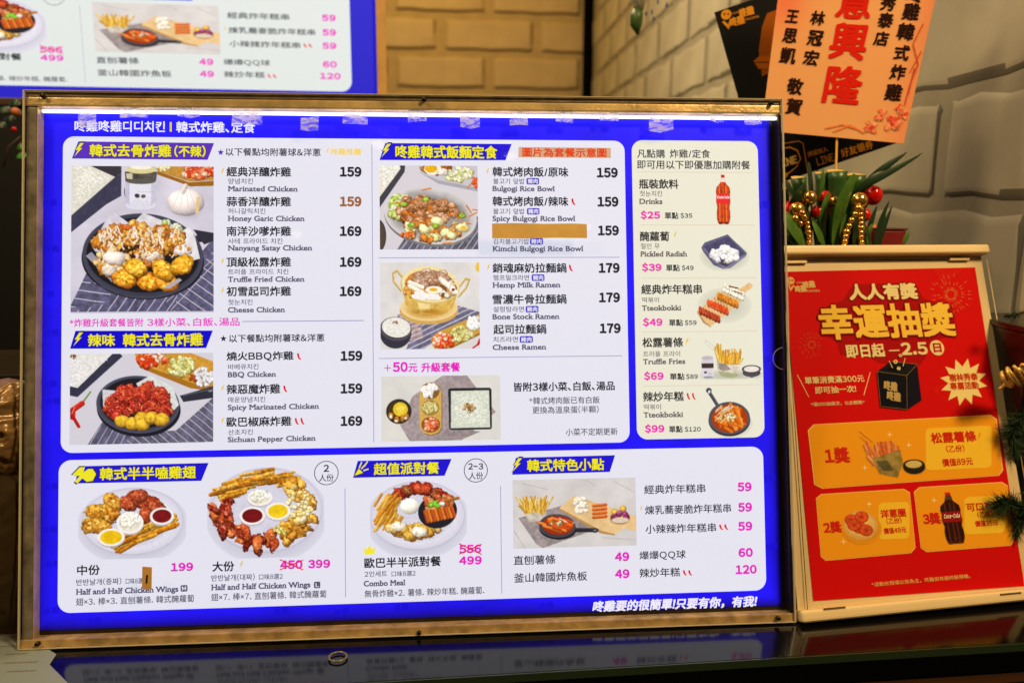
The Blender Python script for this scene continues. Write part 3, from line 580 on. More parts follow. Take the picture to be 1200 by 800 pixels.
def pic_I():
    c = Canvas((816, 329, 886, 384), (735, 260), 6.15, PB2, True); c.shadow(700, 600, 200, 130, .15)
    c.poly([(505, 640), (740, 455), (800, 490), (880, 440), (905, 455), (900, 475), (835, 520), (825, 570), (600, 748), (560, 720)], (224, 186, 130), .1); c.poly([(505, 640), (560, 720), (600, 748), (600, 758), (545, 725), (503, 650)], (180, 140, 90))
    for j, (x, y, q) in enumerate(((770, 490, (238, 232, 214)), (765, 520, (238, 234, 222)), (722, 562, (205, 120, 30)), (650, 612, (220, 70, 25)), (590, 665, (170, 55, 30)))):
        for i in range(7): xx = x - 62 + i * 21; yy = y - 26 + i * 10; c.blob(xx, yy, 15, 34 if j > 1 else 20, q, rot=-8, rough=.3, amp=.35, spec=.1, dark=.5)
    for i in range(5): c.stick(630 + i * 20, 545 + i * 9, 640 + i * 20, 588 + i * 9, 4, (120, 60, 20)); c.stick(575 + i * 20, 590 + i * 9, 585 + i * 20, 640 + i * 9, 4, (250, 190, 150))
    c.stick(735, 465, 800, 480, 10, (110, 65, 30)); c.stick(770, 500, 830, 520, 8, (110, 65, 30))
    return c
def pic_J():
    c = Canvas((819, 394, 893, 444), (735, 380), 5.714, PB2, True, res=2); R = random.Random(3); c.shadow(690, 340, 230, 40, .2)
    c.poly([(497, 220), (575, 220), (575, 350), (500, 350)], (205, 205, 215), .1); c.ell(537, 222, 40, 14, (190, 180, 190)); c.poly([(497, 258), (578, 258), (576, 290), (498, 290)], (60, 50, 50), .2); c.poly([(500, 290), (577, 290), (575, 350), (502, 350)], (214, 214, 226)); c.ell(540, 350, 36, 9, (150, 150, 170)); c.ell(522, 318, 11, 8, (60, 50, 55)); c.stick(540, 325, 565, 328, 4, (120, 110, 120))
    c.stick(530, 105, 610, 170, 3, (170, 168, 160)); c.stick(522, 125, 590, 180, 3, (180, 178, 170)); c.stick(522, 125, 530, 103, 3, (170, 168, 160))
    for i in range(72):
        x = 680 + R.uniform(-70, 70); c.stick(x, 265, x + (x - 680) * .3 + R.uniform(-14, 14), 250 - R.uniform(10, 85) - (35 if x < 640 else 0), 13, R.choice([(240, 190, 70), (228, 150, 45), (245, 210, 120)]), dark=.55)
    c.poly([(598, 240), (640, 262), (750, 285), (745, 340), (700, 355), (630, 345), (605, 310)], (196, 192, 180), .25, .05); c.poly([(610, 255), (660, 265), (690, 300), (640, 310), (615, 300)], (150, 140, 132), .2, .06); c.poly([(605, 312), (740, 330), (735, 345), (700, 357), (630, 347)], (165, 168, 130))
    c.ell(828, 325, 62, 28, (70, 66, 76)); c.poly([(765, 305), (890, 300), (865, 345), (830, 357), (795, 345)], (80, 74, 84)); c.ell(828, 300, 66, 28, (62, 58, 68)); c.ell(828, 300, 54, 21, (228, 222, 220))
    return c
def pic_K():
    c = Canvas((826, 452, 882, 513), (735, 380), 5.714, PB2, True, res=2); R = random.Random(9); c.shadow(690, 660, 150, 100, .2)
    c.stick(548, 445, 605, 540, 26, (80, 82, 98)); c.ell(550, 442, 20, 20, (72, 74, 92)); c.ell(552, 450, 8, 13, PB2, 30); c.ell(682, 640, 140, 108, (52, 50, 58)); c.ell(682, 625, 138, 108, (60, 58, 68), rim=(96, 94, 106)); c.ell(684, 628, 122, 94, (160, 60, 20))
    for i in range(60):
        x = 690 + R.gauss(0, 50); y = 635 + R.gauss(0, 38)
        if math.hypot((x - 684) / 110, (y - 628) / 85) < 1: a = R.uniform(.3, 1.8); c.stick(x - 28 * math.cos(a), y - 28 * math.sin(a), x + 28 * math.cos(a), y + 28 * math.sin(a), 22, R.choice([(238, 125, 25), (225, 95, 20), (240, 150, 60)]), dark=.55)
    for i in range(20): x = 640 + R.uniform(-35, 55); y = 590 + R.uniform(-35, 60); c.stick(x - 18, y + 16, x + 18, y - 16, 6, (240, 230, 195))
    c.pile(670, 620, 55, 32, 22, 9, [(120, 150, 50), (190, 190, 90), (240, 230, 190)])
    return c

# ================================================================== THE SETTING
Yw = 4.95
UPZ = np.array([0, 0, 1.0])
def vert_plane(px_pt, Y, psi):                 # an upright surface, yawed by psi degrees
    a = math.radians(psi); o = at(*px_pt, Y)
    return Plane(o, (math.cos(a), math.sin(a), 0), (math.sin(a), -math.cos(a), 0))
wallB = vert_plane((692, 113), Yw, 3.3)
dR = ray(550, 224); dR[2] = 0; dR = nrm(dR)
wallR = Plane(at(692, 113, Yw), -dR, nrm(np.cross(-dR, -UPZ)) * 1.0)
if wallR.n[0] > 0: wallR = Plane(at(692, 113, Yw), -dR, -wallR.n)
plasterB = mat('painted_brick_cream', (196, 172, 130), .55, noise=.07, nscale=9, bump=.25, bscale=60)
plasterR = mat('painted_brick_grey', (190, 180, 154), .6, noise=.15, nscale=5, bump=.25, bscale=60)
mortarB = mat('painted_mortar_cream', (180, 156, 112), .7, noise=.08, nscale=12, bump=.3, bscale=80)
mortarR = mat('painted_mortar_grey', (166, 156, 132), .7, noise=.1, nscale=9, bump=.3, bscale=80)
def depth_e(d): return .0075 if d < .01 else .011
def brick_mesh(w, h, d, seed):
    R = random.Random(seed); nx, nz = 8, 4; V = []; Fc = []; e = .011
    e = min(e, depth_e(d)); xs = [0, e, 2.2 * e, *[w * i / (nx - 2) for i in range(1, nx - 2)], w - 2.2 * e, w - e, w]; zs = [0, e, 2.2 * e, h / 2, h - 2.2 * e, h - e, h]
    top = [R.uniform(-.006, .006) for _ in xs]; bot = [R.uniform(-.006, .006) for _ in xs]; sd = [R.uniform(-.006, .006) for _ in zs]
    for j, z in enumerate(zs):
        for i, x in enumerate(xs):
            edge = i in (0, len(xs) - 1) or j in (0, len(zs) - 1)
            t = z / h; V.append((x + (sd[j] if i in (0, len(xs) - 1) else 0), 0 if edge else -d + R.uniform(-.002, .002), z + bot[i] * (1 - t) + top[i] * t))
    n = len(xs)
    for j in range(len(zs) - 1):
        for i in range(n - 1): Fc.append((j * n + i, j * n + i + 1, (j + 1) * n + i + 1, (j + 1) * n + i))
    return mesh(V, Fc, 'brick', True)
def wall(pl, name, u0, u1, mb, mm, rows, bh, bw, pit, z0, joint, depth, rr, line_m):
    me = box_mesh(u0, u1, 0, .12, -2.6, 1.6); o = linkob(name, me, mm, None, 'structure'); o.matrix_world = pl.mw
    V = [brick_mesh(bw, bh, depth, 5 + i) for i in range(5)]
    for v in V:
        v.materials.append(mb); v.materials.append(line_m); cx = bw / 2
        for f in v.polygons:                   # the joint along the lower and right edge is painted darker
            c = f.center
            if c.z < .009 or c.x > bw - .007: f.material_index = 1
    for r in range(*rr):
        off = joint + (pit - bw) / 2 + (pit / 2 if r % 2 == 0 else 0)
        for c in range(-12, 13):
            a = off + c * pit
            if a < u0 or a > u1 - .02: continue
            b = linkob('brick', V[(r * 3 + c * 7) % 5], mb, o); b.location = (a, -.001, z0 + r * rows)
    return o
wall(wallB, 'wall_back', -3.2, .0, plasterB, mortarB, .236, .190, .568, .633, wallB.px(500, 58)[1], -.05, .017, (-3, 4), mat('joint_shade_brown', (120, 98, 64), .7))  # back wall: shade of the brick relief is painted along the brick edges
wall(wallR, 'wall_right', .0, wallR.px(1212, 200)[0], plasterR, mortarR, .186, .160, .478, .512, -.078, 2.375, .0032, (-8, 6), mat('painted_joint_grey', (118, 110, 90), .7))
post = thing('corner_post', 'tall black post where the cream brick wall meets the grey brick wall', 'post', at(688, 113, Yw - .08))
linkob('shaft', tube_mesh([(0, 0, -3), (0, 0, 1.5)], .035, 14), mat('black_metal', (4, 3, 3), .9, spec=.05), post)
linkob('floor', box_mesh(-4, 4, -2, 7, -1.02, -1.0), mat('dark_floor', (40, 34, 28), .4, noise=.2), None, 'structure')

# counter: thick dark glossy slab with a glassy front edge
A0 = atz(450, 797, -.001); B0 = atz(850, 773, -.001); dC = nrm(B0 - A0)
nC = np.array([-dC[1], dC[0], 0])
cm = mat('counter_black_glass', (9, 8, 8), .1, noise=.3, nscale=60); cm.node_tree.nodes['Principled BSDF'].inputs['Specular IOR Level'].default_value = .3
P = [A0 - dC * 2.2, A0 + dC * 2.8, A0 + dC * 2.8 + nC * .95, A0 - dC * 2.2 + nC * .95]
V = [(*p[:2], -.001) for p in P] + [(*p[:2], -.011) for p in P]
ct = linkob('counter_top', mesh(V, [(0, 1, 2, 3), (7, 6, 5, 4), (0, 4, 5, 1), (1, 5, 6, 2), (2, 6, 7, 3), (3, 7, 4, 0)]), cm, None, 'structure')
e = .0022; V = [(*(p - nC * e)[:2], z) for p in (P[0], P[1]) for z in (-.0015, -.0105)]
V2 = [(*(p - nC * .0001)[:2], z) for p in (P[0], P[1]) for z in (-.0015, -.0105)]
linkob('glass_edge', mesh(V + V2, [(0, 1, 3, 2), (0, 2, 6, 4), (1, 5, 7, 3)]), mat('green_glass_edge', (38, 52, 34), .2), ct)
V = [(*(p + nC * .02)[:2], z) for p in (P[0], P[1]) for z in (-.0115, -.9)]
linkob('counter_front', mesh(V, [(0, 1, 3, 2)]), mat('black_cabinet', (10, 8, 8), .25), None, 'structure')
a_ = A0 + dC * .30 + nC * .018; b_ = A0 + dC * 2.0 + nC * .018
tr = linkob('brown_strip', mesh([(*a_[:2], -.05), (*b_[:2], -.05), (*b_[:2], -.062), (*a_[:2], -.062)], [(3, 2, 1, 0)]), mat('brown_strip_paint', (80, 50, 26), .4), ct)  # thin brown strip below the counter edge

# ================================================================== THE MENU BOARD
nb = Rw @ NB
PL = Plane((0, 0, 0), (1, 0, 0), nb); W0 = -.012; PL.w0 = W0
board = thing('menu_board', 'large backlit blue and white chicken menu in a gold-edged acrylic frame on the counter', 'menu board', mw=PL.mw)
gold = mat('gold_rail', (212, 182, 122), .33, metal=.4, noise=.35, nscale=35, bump=.2, bscale=300)
brass = mat('worn_gold_strip', (122, 102, 70), .42, metal=.2, noise=.45, nscale=40, bump=.3, bscale=260)
brown = mat('dark_bezel', (30, 20, 16), .35, noise=.35, nscale=30)
woodg = mat('gold_wood_rail', (176, 144, 92), .45, noise=.4, nscale=60, bump=.3, bscale=200)
greyg = mat('aged_silver_gold_rail', (122, 114, 98), .34, metal=.1, noise=.45, nscale=70)
def bx(x0, x1, w0, w1, z0, z1, m, name, bev=0, par=None):
    return linkob(name, box_mesh(x0, x1, -w1, -w0, z0, z1, bev), m, par or board)
bx(0.002, BW - .002, -.032, -.0135, .002, BH - .002, mat('back_plate_brown', (52, 38, 26), .6), 'back_plate')
bx(.012, BW - .004, -.0134, -.0128, .010, BH - .017, brown, 'bezel')
bx(0, BW, -.03, .003, BH - .0065, BH, brass, 'frame_rail', .0008)
rt = bx(0, BW, -.012, .0035, BH - .0175, BH - .0067, gold, 'frame_rail', .002)
bx(.001, .0125, -.03, .0025, .009, BH - .018, greyg, 'frame_rail', .0015)
bx(.0127, .0135, -.012, .002, .009, BH - .018, gold, 'frame_rail')
bx(0, BW, -.03, .004, 0, .0098, woodg, 'frame_rail', .0012)
bx(BW - .004, BW, -.03, .0025, .010, BH - .018, brown, 'frame_rail', .0008)  # right rail coloured dark brown, its shade put into the colour
# glassy thin materials
def clear_mat(name, tint=(1, 1, 1), ior=1.45, rough=.01, extra=0.0, ec=(1, 1, 1), noise=None):
    M = bpy.data.materials.new(name); M.use_nodes = True; N = M.node_tree.nodes; L = M.node_tree.links
    N.remove(N['Principled BSDF']); out = N['Material Output']
    t = N.new('ShaderNodeBsdfTransparent'); t.inputs[0].default_value = (*tint, 1)
    g = N.new('ShaderNodeBsdfGlossy'); g.inputs['Roughness'].default_value = rough
    f = N.new('ShaderNodeFresnel'); f.inputs['IOR'].default_value = ior
    mx = N.new('ShaderNodeMixShader'); ge = N.new('ShaderNodeNewGeometry'); iv = N.new('ShaderNodeMath'); iv.operation = 'SUBTRACT'; iv.inputs[0].default_value = 1; L.new(ge.outputs['Backfacing'], iv.inputs[1])
    fm = N.new('ShaderNodeMath'); fm.operation = 'MULTIPLY'; L.new(f.outputs[0], fm.inputs[0]); L.new(iv.outputs[0], fm.inputs[1]); L.new(fm.outputs[0], mx.inputs[0]); L.new(t.outputs[0], mx.inputs[1]); L.new(g.outputs[0], mx.inputs[2])
    fin = mx
    if extra:
        d = N.new('ShaderNodeBsdfDiffuse'); d.inputs[0].default_value = (*ec, 1)
        tl = N.new('ShaderNodeBsdfTranslucent'); tl.inputs[0].default_value = (*ec, 1)
        ad = N.new('ShaderNodeMixShader'); ad.inputs[0].default_value = .5; L.new(d.outputs[0], ad.inputs[1]); L.new(tl.outputs[0], ad.inputs[2])
        m2 = N.new('ShaderNodeMixShader'); m2.inputs[0].default_value = extra
        if noise:
            tc = N.new('ShaderNodeTexCoord'); n = N.new('ShaderNodeTexNoise'); n.inputs['Scale'].default_value = noise; n.inputs['Detail'].default_value = 5; n.inputs['Distortion'].default_value = 1.5
            mp = N.new('ShaderNodeMapping'); mp.inputs['Scale'].default_value = (1, 1, 2.5); mp.inputs['Rotation'].default_value = (0, .6, 0)
            L.new(tc.outputs['Object'], mp.inputs[0]); L.new(mp.outputs[0], n.inputs['Vector'])
            r = N.new('ShaderNodeMapRange'); r.inputs[1].default_value = .42; r.inputs[2].default_value = .6; r.inputs[3].default_value = .1; r.inputs[4].default_value = extra
            L.new(n.outputs['Fac'], r.inputs[0]); L.new(r.outputs[0], m2.inputs[0])
        L.new(mx.outputs[0], m2.inputs[1]); L.new(ad.outputs[0], m2.inputs[2]); fin = m2
    L.new(fin.outputs[0], out.inputs[0]); return M
ACR = clear_mat('clear_acrylic', (.985, .985, .985), 1.33, .015)
bx(.0005, BW - .0005, .0046, .0066, .0005, BH - .0005, ACR, 'acrylic_pane')
edge = mat('acrylic_edge', (190, 180, 150), .25)
for a in ((-.0012, .0004, 0, BH), (BW - .0004, BW + .0012, 0, BH)): bx(a[0], a[1], .0042, .007, a[2], a[3], edge, 'pane_edge')
for a in ((0, .0008), (BH - .0008, BH)): bx(.0006, BW - .0006, .0042, .007, a[0], a[1], edge, 'pane_edge')
scr = mat('dark_screw', (30, 22, 18), .35, metal=.6)
for x, y in ((50, 112.5), (497, 116.5), (904, 121), (44, 754), (491, 741), (912, 724)):
    u, v = PL.px(x, y, .007); sc = linkob('screw', tube_mesh([(0, .004, 0), (0, -.0022, 0)], .0024, 12), scr, board); sc.location = (u, -.007, v)
# thumb notch in the pane's right edge
u, v = PL.px(918.5, 420, .007); R_ = .013
linkob('thumb_notch', tube_mesh([(u + R_ * math.cos(a), -.0068, v + R_ * math.sin(a)) for a in [math.radians(95 + 170 * i / 16) for i in range(17)]], .0006, 6), mat('notch_edge', (120, 110, 130), .2), board)

# backlit sheet: emission fades near its rim, painting in the shade of the recess
u0, v1 = PL.px(46, 130); u1, v0 = PL.px(909, 430)[0], PL.px(911, 709)[1]
nx, nz = 174, 118
us = np.linspace(u0, u1, nx); vs = np.linspace(v0, v1, nz); U, Vv = np.meshgrid(us, vs)
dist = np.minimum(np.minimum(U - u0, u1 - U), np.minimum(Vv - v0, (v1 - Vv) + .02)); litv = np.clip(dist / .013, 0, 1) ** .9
co = np.stack([U, np.full_like(U, -W0), Vv], -1).reshape(-1, 3); i_ = np.arange(nx * nz).reshape(nz, nx)
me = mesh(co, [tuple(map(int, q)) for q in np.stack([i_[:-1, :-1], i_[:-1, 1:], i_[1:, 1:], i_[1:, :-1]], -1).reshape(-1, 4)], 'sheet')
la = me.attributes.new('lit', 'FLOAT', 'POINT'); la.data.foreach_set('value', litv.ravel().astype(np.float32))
bm_ = mat('backlit_blue', (26, 16, 232), .5, emit=1, spec=.2, noise=.16, nscale=14); N = bm_.node_tree.nodes; L = bm_.node_tree.links
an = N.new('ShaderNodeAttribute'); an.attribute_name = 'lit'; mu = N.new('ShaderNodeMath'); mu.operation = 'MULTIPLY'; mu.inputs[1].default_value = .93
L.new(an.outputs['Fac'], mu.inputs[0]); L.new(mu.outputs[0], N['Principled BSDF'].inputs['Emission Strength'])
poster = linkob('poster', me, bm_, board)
# light strip along the top of the box
a = PL.px(54, 129.8, -.002); b = PL.px(908, 135.5, -.002)
lo_, hi_ = min(a[1], b[1]), max(a[1], b[1]); vmid = BH - .0205
st = mat('led_white', (255, 252, 250), .5, emit=2.2)
bx(PL.px(54, 130)[0], PL.px(906, 134)[0], -.006, -.002, BH - .0225, BH - .0195, st, 'light_strip')
tapem = clear_mat('scuffed_clear_tape', (.97, .97, .97), 1.4, .25, .75, (.95, .95, .98), noise=70)
R = random.Random(4)
for x0, x1, y0, y1 in ((92, 112, 134, 150), (140, 174, 127, 138), (208, 234, 123, 137), (272, 308, 130, 146), (352, 373, 138, 153), (402, 430, 131, 145), (478, 500, 129, 143), (540, 563, 136, 150), (598, 618, 133, 147), (652, 672, 130, 143), (702, 725, 131, 141), (760, 788, 137, 153), (832, 848, 133, 142), (872, 892, 133, 146)):
    P = [PL.px(x + R.uniform(-1, 1), y + R.uniform(-1.5, 1.5), .0005) for x, y in ((x0, y1), ((x0 + x1) / 2, y1 + R.uniform(-1, 2)), (x1, y1), (x1, y0), ((x0 + x1) / 2, y0 - R.uniform(-1, 2)), (x0, y0))]
    linkob('clear_tape', mesh([(p[0], -.0008, p[1]) for p in P] + [(p[0], -.0005, p[1]) for p in P], [tuple(range(6)), tuple(range(11, 5, -1))]), tapem, board)

# ------------------------------------------------------------------ artwork of the board
WHT = (222, 225, 243); CRM = (226, 227, 213); BLU = (32, 20, 215); YEL = (232, 226, 40); BLK = (38, 34, 44); GRY = (92, 88, 112); MAG = (222, 38, 190)
K = dict(w=None)
def C(ox, oy, k, pl=PL): return Conv(pl, ox, oy, k)
PB_ = poster
def zh(t, x0, x1, y, h, col=BLK, bold=.03, **k): return T(k.pop('pl', PL), k.pop('par', PB_), t, x0, x1, y, h, col, bold, **k)
def ko(t, x0, x1, y, h=6.5, col=GRY, **k): return T(k.pop('pl', PL), k.pop('par', PB_), t, x0, x1, y, h, col, .012, **k)
def en(t, x0, x1, y, h=6.1, col=GRY, **k): return T(k.pop('pl', PL), k.pop('par', PB_), t, x0, x1, y, h, col, .04, mode='en', **k)
def pr(t, x0, x1, y, h=10.4, col=BLK, **k): return T(k.pop('pl', PL), k.pop('par', PB_), t, x0, x1, y, h, col, .055, name='price_text', **k)
def banner(pts, bol=None, **k):
    pl = k.get('pl', PL); par = k.get('par', PB_)
    c = np.mean(pts, 0); flat(pl, par, pts, k.get('col', BLU), name='heading_banner', lift=.0006)
    if bol:
        x, y = bol; flat(pl, par, [(x + (a - .5) * 15, y + (b - .5) * 20) for a, b in BOLT], (40, 30, 90), name='lightning_icon', lift=.0008)
        bolt(pl, par, x, y, 11.5, 16, YEL, lift=.001)
def head(t, x0, x1, y, h, **k): return T(k.pop('pl', PL), k.pop('par', PB_), t, x0, x1, y, h, YEL, .034, lift=.0013, name='heading_text', outline=((40, 34, 80), .055), **k)

panel(PL, poster, 74, 160, 738, 518, 13, WHT, .0003, 'menu_panel')
panel(PL, poster, 740, 164.5, 896, 512, 13, CRM, .0003, 'menu_panel')
panel(PL, poster, 69, 539, 898, 691, 14, WHT, .0003, 'menu_panel')
L4 = dict(lift=.0005)
# faint tone-on-tone marks in the blue margin
for x, y in ((58, 238), (60, 292), (55, 345), (60, 390), (58, 450), (62, 470), (60, 570), (58, 620), (62, 660), (60, 715), (110, 727), (330, 715), (400, 716), (470, 711), (560, 713), (640, 709), (893, 240), (898, 420), (900, 560), (902, 640)):
    zh('咚雞', x - 8, x + 9, y, 8, (24, 14, 205), .03, rot=.15, lift=.00015, name='faint_logo_text')
zh('咚雞咚雞디디치킨', 88, 193.5, 148.3, 12.5, (232, 232, 250), .028, **L4); zh('|', 199.3, 201.2, 149, 11, (225, 205, 40), .02, **L4)
zh('韓式炸雞、定食', 207, 299, 149.4, 12.5, (232, 232, 250), .028, **L4)
# column one
banner([(92, 166), (251, 168), (243.5, 187.5), (84.5, 186)], (93, 176), col=(88, 48, 190)); head('韓式去骨炸雞', 106, 201, 177, 14); head('(不辣)', 205, 241, 177.7, 13)  # first banner tinted purple, a warm reflection put into its ink
flat(PL, poster, star(258.8, 178.8, 4, 1.7, 5), (75, 40, 190), name='star_icon', lift=.0005); zh('以下餐點均附薯球&洋蔥', 265, 376, 178.5, 9, (70, 55, 70), .02, **L4)
bolt(PL, poster, 384, 177.3, 4, 7, (235, 200, 60)); zh('咚雞推薦', 388, 423, 178, 7.5, (238, 205, 80), .03, **L4)
rows = [('經典洋釀炸雞', 341, '양념치킨', 296.5, 'Marinated Chicken', 349, 201.5, 212.5, 221.6, '159', 1),
        ('蒜香洋釀炸雞', 341, '허니갈릭치킨', 311, 'Honey Garic Chicken', 357, 236.3, 247.5, 256.3, '159', 0),
        ('南洋沙嗲炸雞', 341, '사테 프라이드 치킨', 331, 'Nanyang Satay Chicken', 366, 271, 282.6, 290.7, '169', 0),
        ('頂級松露炸雞', 341, '트러플 프라이드 치킨', 338, 'Truffle Fried Chicken', 357, 307, 318.4, 327.3, '169', 1),
        ('初雪起司炸雞', 341, '첫눈치킨', 296, 'Cheese Chicken', 334, 341.3, 354, 363, '169', 1),
        ('燒火BBQ炸雞', 344, '바베큐치킨', 303, 'BBQ Chicken', 323.5, 417.4, 429.5, 438.6, '159', 0),
        ('辣惡魔炸雞', 328.4, '매운양념치킨', 311, 'Spicy Marinated Chicken', 374, 455.6, 467.9, 476.5, '159', 1),
        ('歐巴椒麻炸雞', 341.5, '산초치킨', 296.4, 'Sichuan Pepper Chicken', 370, 493.6, 506, 514, '169', 1)]
for i, (z, zx, k_, kx, e_, ex, y1, y2, y3, p, bo) in enumerate(rows):
    zh(z, 266, zx, y1, 11, **L4); ko(k_, 267.5, kx, y2, **L4); en(e_, 267.5, ex, y3 - .3, **L4)
    pr(p, 399 + (i > 4) * .9, 423 + (i > 4) * 1, y1 - (i > 4) * .6, col=[BLK, (150, 98, 50), BLK][i] if i < 3 else BLK, **L4)  # brown second price: tint of a lamp reflection painted into the digits
    if bo: bolt(PL, poster, 261, y1 - .3, 4.5, 8)
chili(PL, poster, 350.6, 417.4); chili(PL, poster, 334.5, 455.3); chili(PL, poster, 348, 493.3); chili(PL, poster, 354.6, 493.2)
zh('*炸雞升級套餐皆附', 82.3, 168, 378, 9.5, MAG, .018, **L4); zh('3樣小菜、白飯、湯品', 173, 281, 377.2, 9.5, MAG, .018, **L4)
line(PL, poster, 284, 376.2, 426, 376, 1, (150, 150, 190), level='h', lift=.0005)
banner([(88.7, 387.6), (249.6, 387.2), (241.7, 407.6), (82.3, 408.5)], (92, 397.5), col=(18, 8, 210)); head('辣味', 104, 135, 398.5, 14); head('韓式去骨炸雞', 145, 238, 398, 14.5)
flat(PL, poster, star(262, 396.7, 4, 1.7, 5), BLK, name='star_icon', lift=.0005); zh('以下餐點均附薯球&洋蔥', 269, 380.5, 396, 9, BLK, .02, **L4)
line(PL, poster, 436, 169, 437.8, 518, 1, (165, 165, 205), level='v', lift=.0005)
# column two
banner([(451.5, 168), (599.6, 169), (592.3, 188), (444.8, 187.8)], (452.5, 177)); head('咚雞韓式飯麵定食', 464, 582.5, 178.6, 14.5)
flat(PL, poster, [(607.6, 172.6), (715.7, 173.6), (715.7, 185.4), (607.6, 184.5)], (204, 166, 134), name='orange_label', lift=.0006); zh('圖片為套餐示意圖', 612.5, 710.5, 179, 10.3, (216, 66, 22), .035, lift=.0009)
def pork(x0, x1, y0, y1):
    panel(PL, poster, x0, y0, x1, y1, 1.8, (48, 34, 190), .0006, 'pork_badge'); zh('豬肉', x0 + 1.6, x1 - 1.6, (y0 + y1) / 2, 5.6, (225, 225, 245), .03, lift=.0009)
for z, zx, k_, kx, bdg, e_, ex, y1, y2, y3, p, px_, py in (
    ('韓式烤肉飯/原味', 665.8, '불고기 덮밥', 614.6, (616.9, 631.7), 'Bulgogi Rice Bowl', 650, 201.6, 212.6, 221.4, '159', 700, 202.5),
    ('韓式烤肉飯/辣味', 665.8, '불고기 덮밥', 614.6, (617.5, 632.2), 'Spicy Bulgogi Rice Bowl', 674, 236, 247.8, 256.3, '159', 700.8, 236.5),
    ('', 0, '김치불고기밥', 620, (621, 636.4), 'Kimchi Bulgogi Rice Bowl', 683.5, 0, 283, 291.6, '159', 701.3, 270.2),
    ('銷魂麻奶拉麵鍋', 663.7, '햄프밀크라면', 620, (623, 638), 'Hemp Milk Ramen', 656.7, 314, 325.4, 334, '179', 702.2, 314),
    ('雪濃牛骨拉麵鍋', 663.7, '설렁탕라면', 614, (616, 631), 'Bone Stock Ramen', 655.4, 350.5, 362.3, 371, '179', 702.6, 348.5),
    ('起司拉麵鍋', 640, '치즈라면', 606.8, (609, 624.4), 'Cheese Ramen', 640, 385.6, 397.6, 406.7, '179', 703.4, 384.6)):
    if z: zh(z, 577.5 + (y1 > 380), zx, y1, 11, **L4)
    ko(k_, 578, kx, y2, **L4); pork(bdg[0], bdg[1], y2 - 3.8, y2 + 3.8); en(e_, 577.5, ex, y3 - .3, **L4); pr(p, px_, px_ + 23.2, py, **L4)
chili(PL, poster, 672, 236.5); chili(PL, poster, 669, 314); bolt(PL, poster, 571.5, 201.5, 4.5, 8); bolt(PL, poster, 572.3, 313.5, 4.5, 8)
line(PL, poster, 444, 302.2, 726, 301.5, 1, (165, 165, 200), level='h', lift=.0005); line(PL, poster, 444, 419.6, 729, 417, 1, (165, 165, 200), level='h', lift=.0005)
zh('+', 450.5, 458, 431, 7.6, MAG, .02, **L4); zh('50', 460.8, 477.3, 429.8, 10.6, MAG, .05, **L4); zh('元', 478.8, 489, 430.7, 9.5, MAG, .03, **L4); zh('升級套餐', 494, 539, 430, 10.5, MAG, .04, **L4)
zh('皆附3樣小菜、白飯、湯品', 602.5, 720.3, 452.5, 10.3, BLK, .03, **L4); zh('*韓式烤肉飯已有白飯', 620.5, 702.7, 468.8, 8.2, (60, 56, 70), .008, **L4); zh('更換為溫泉蛋(半顆)', 624, 701.5, 479.8, 8.5, (60, 56, 70), .008, **L4); zh('小菜不定期更新', 663, 723.6, 505.6, 8.4, (60, 56, 70), .008, **L4)
# column three
zh('凡點購', 746.7, 779, 180.3, 9.8, BLK, .015, **L4); zh('炸雞/定食', 785, 832, 180.3, 9.8, BLK, .015, **L4); zh('即可用以下即優惠加購附餐', 747, 879, 193.3, 10, BLK, .015, **L4)
for y0, y1, x0 in ((201.5, 202.5, 747), (263.6, 263.9, 750), (325.5, 325.6, 752), (388.5, 388.3, 753), (451.5, 451.2, 754)):
    line(PL, poster, x0, y0, x0 + 135, y1, .9, (218, 205, 188), level='h', lift=.0005)
for z, zx, z0, k_, kx, e_, ex, y1, y2, y3, p, p0, py, s, s0, s1, sd in (
    ('瓶裝飲料', 794.7, 749, '첫눈치킨', 775.6, 'Drinks', 776, 215.8, 227, 236, '$25', 751, 252.2, '$35', 779, 794.8, 797.4),
    ('醃蘿蔔', 784, 750, '절인 무', 773, 'Pickled Radish', 805, 277, 288.5, 297.5, '$39', 752.6, 313.3, '$49', 780.5, 796.3, 799),
    ('經典炸年糕串', 822.3, 751.7, '떡볶이', 772, 'Tteokbokki', 798, 338.9, 351.5, 360.6, '$49', 753.7, 377.4, '$59', 784, 800, 802.5),
    ('松露薯條', 800, 753, '트러플 프라이', 796.8, 'Truffle Fries', 802.7, 401, 414.5, 423.2, '$69', 755, 440.4, '$89', 785, 802, 804),
    ('辣炒年糕', 801, 753.7, '떡볶이', 774.4, 'Tteokbokki', 800.3, 464.4, 476.6, 485.4, '$99', 756, 502, '$120', 784, 799.8, 802.4)):
    zh(z, z0, zx, y1, 11, (56, 50, 50), **L4); ko(k_, z0 + .7, kx, y2, col=(120, 112, 112), **L4); en(e_, z0 + .5, ex, y3, col=(100, 92, 94), **L4)
    pr(p, p0, p0 + 22, py, 10, (232, 50, 175), **L4); zh('單點', s0, s1, py + .6, 7.6, (56, 50, 50), .03, **L4); zh(s, sd, sd + (18.5 if len(s) > 3 else 13.5), py + .6, 6.6, (56, 50, 50), .03, name='price_text', **L4)
bolt(PL, poster, 791, 275.8, 4.5, 8); bolt(PL, poster, 805, 400, 5, 8); chili(PL, poster, 806.8, 464, 4.5, 8); chili(PL, poster, 813, 464, 4.5, 8)

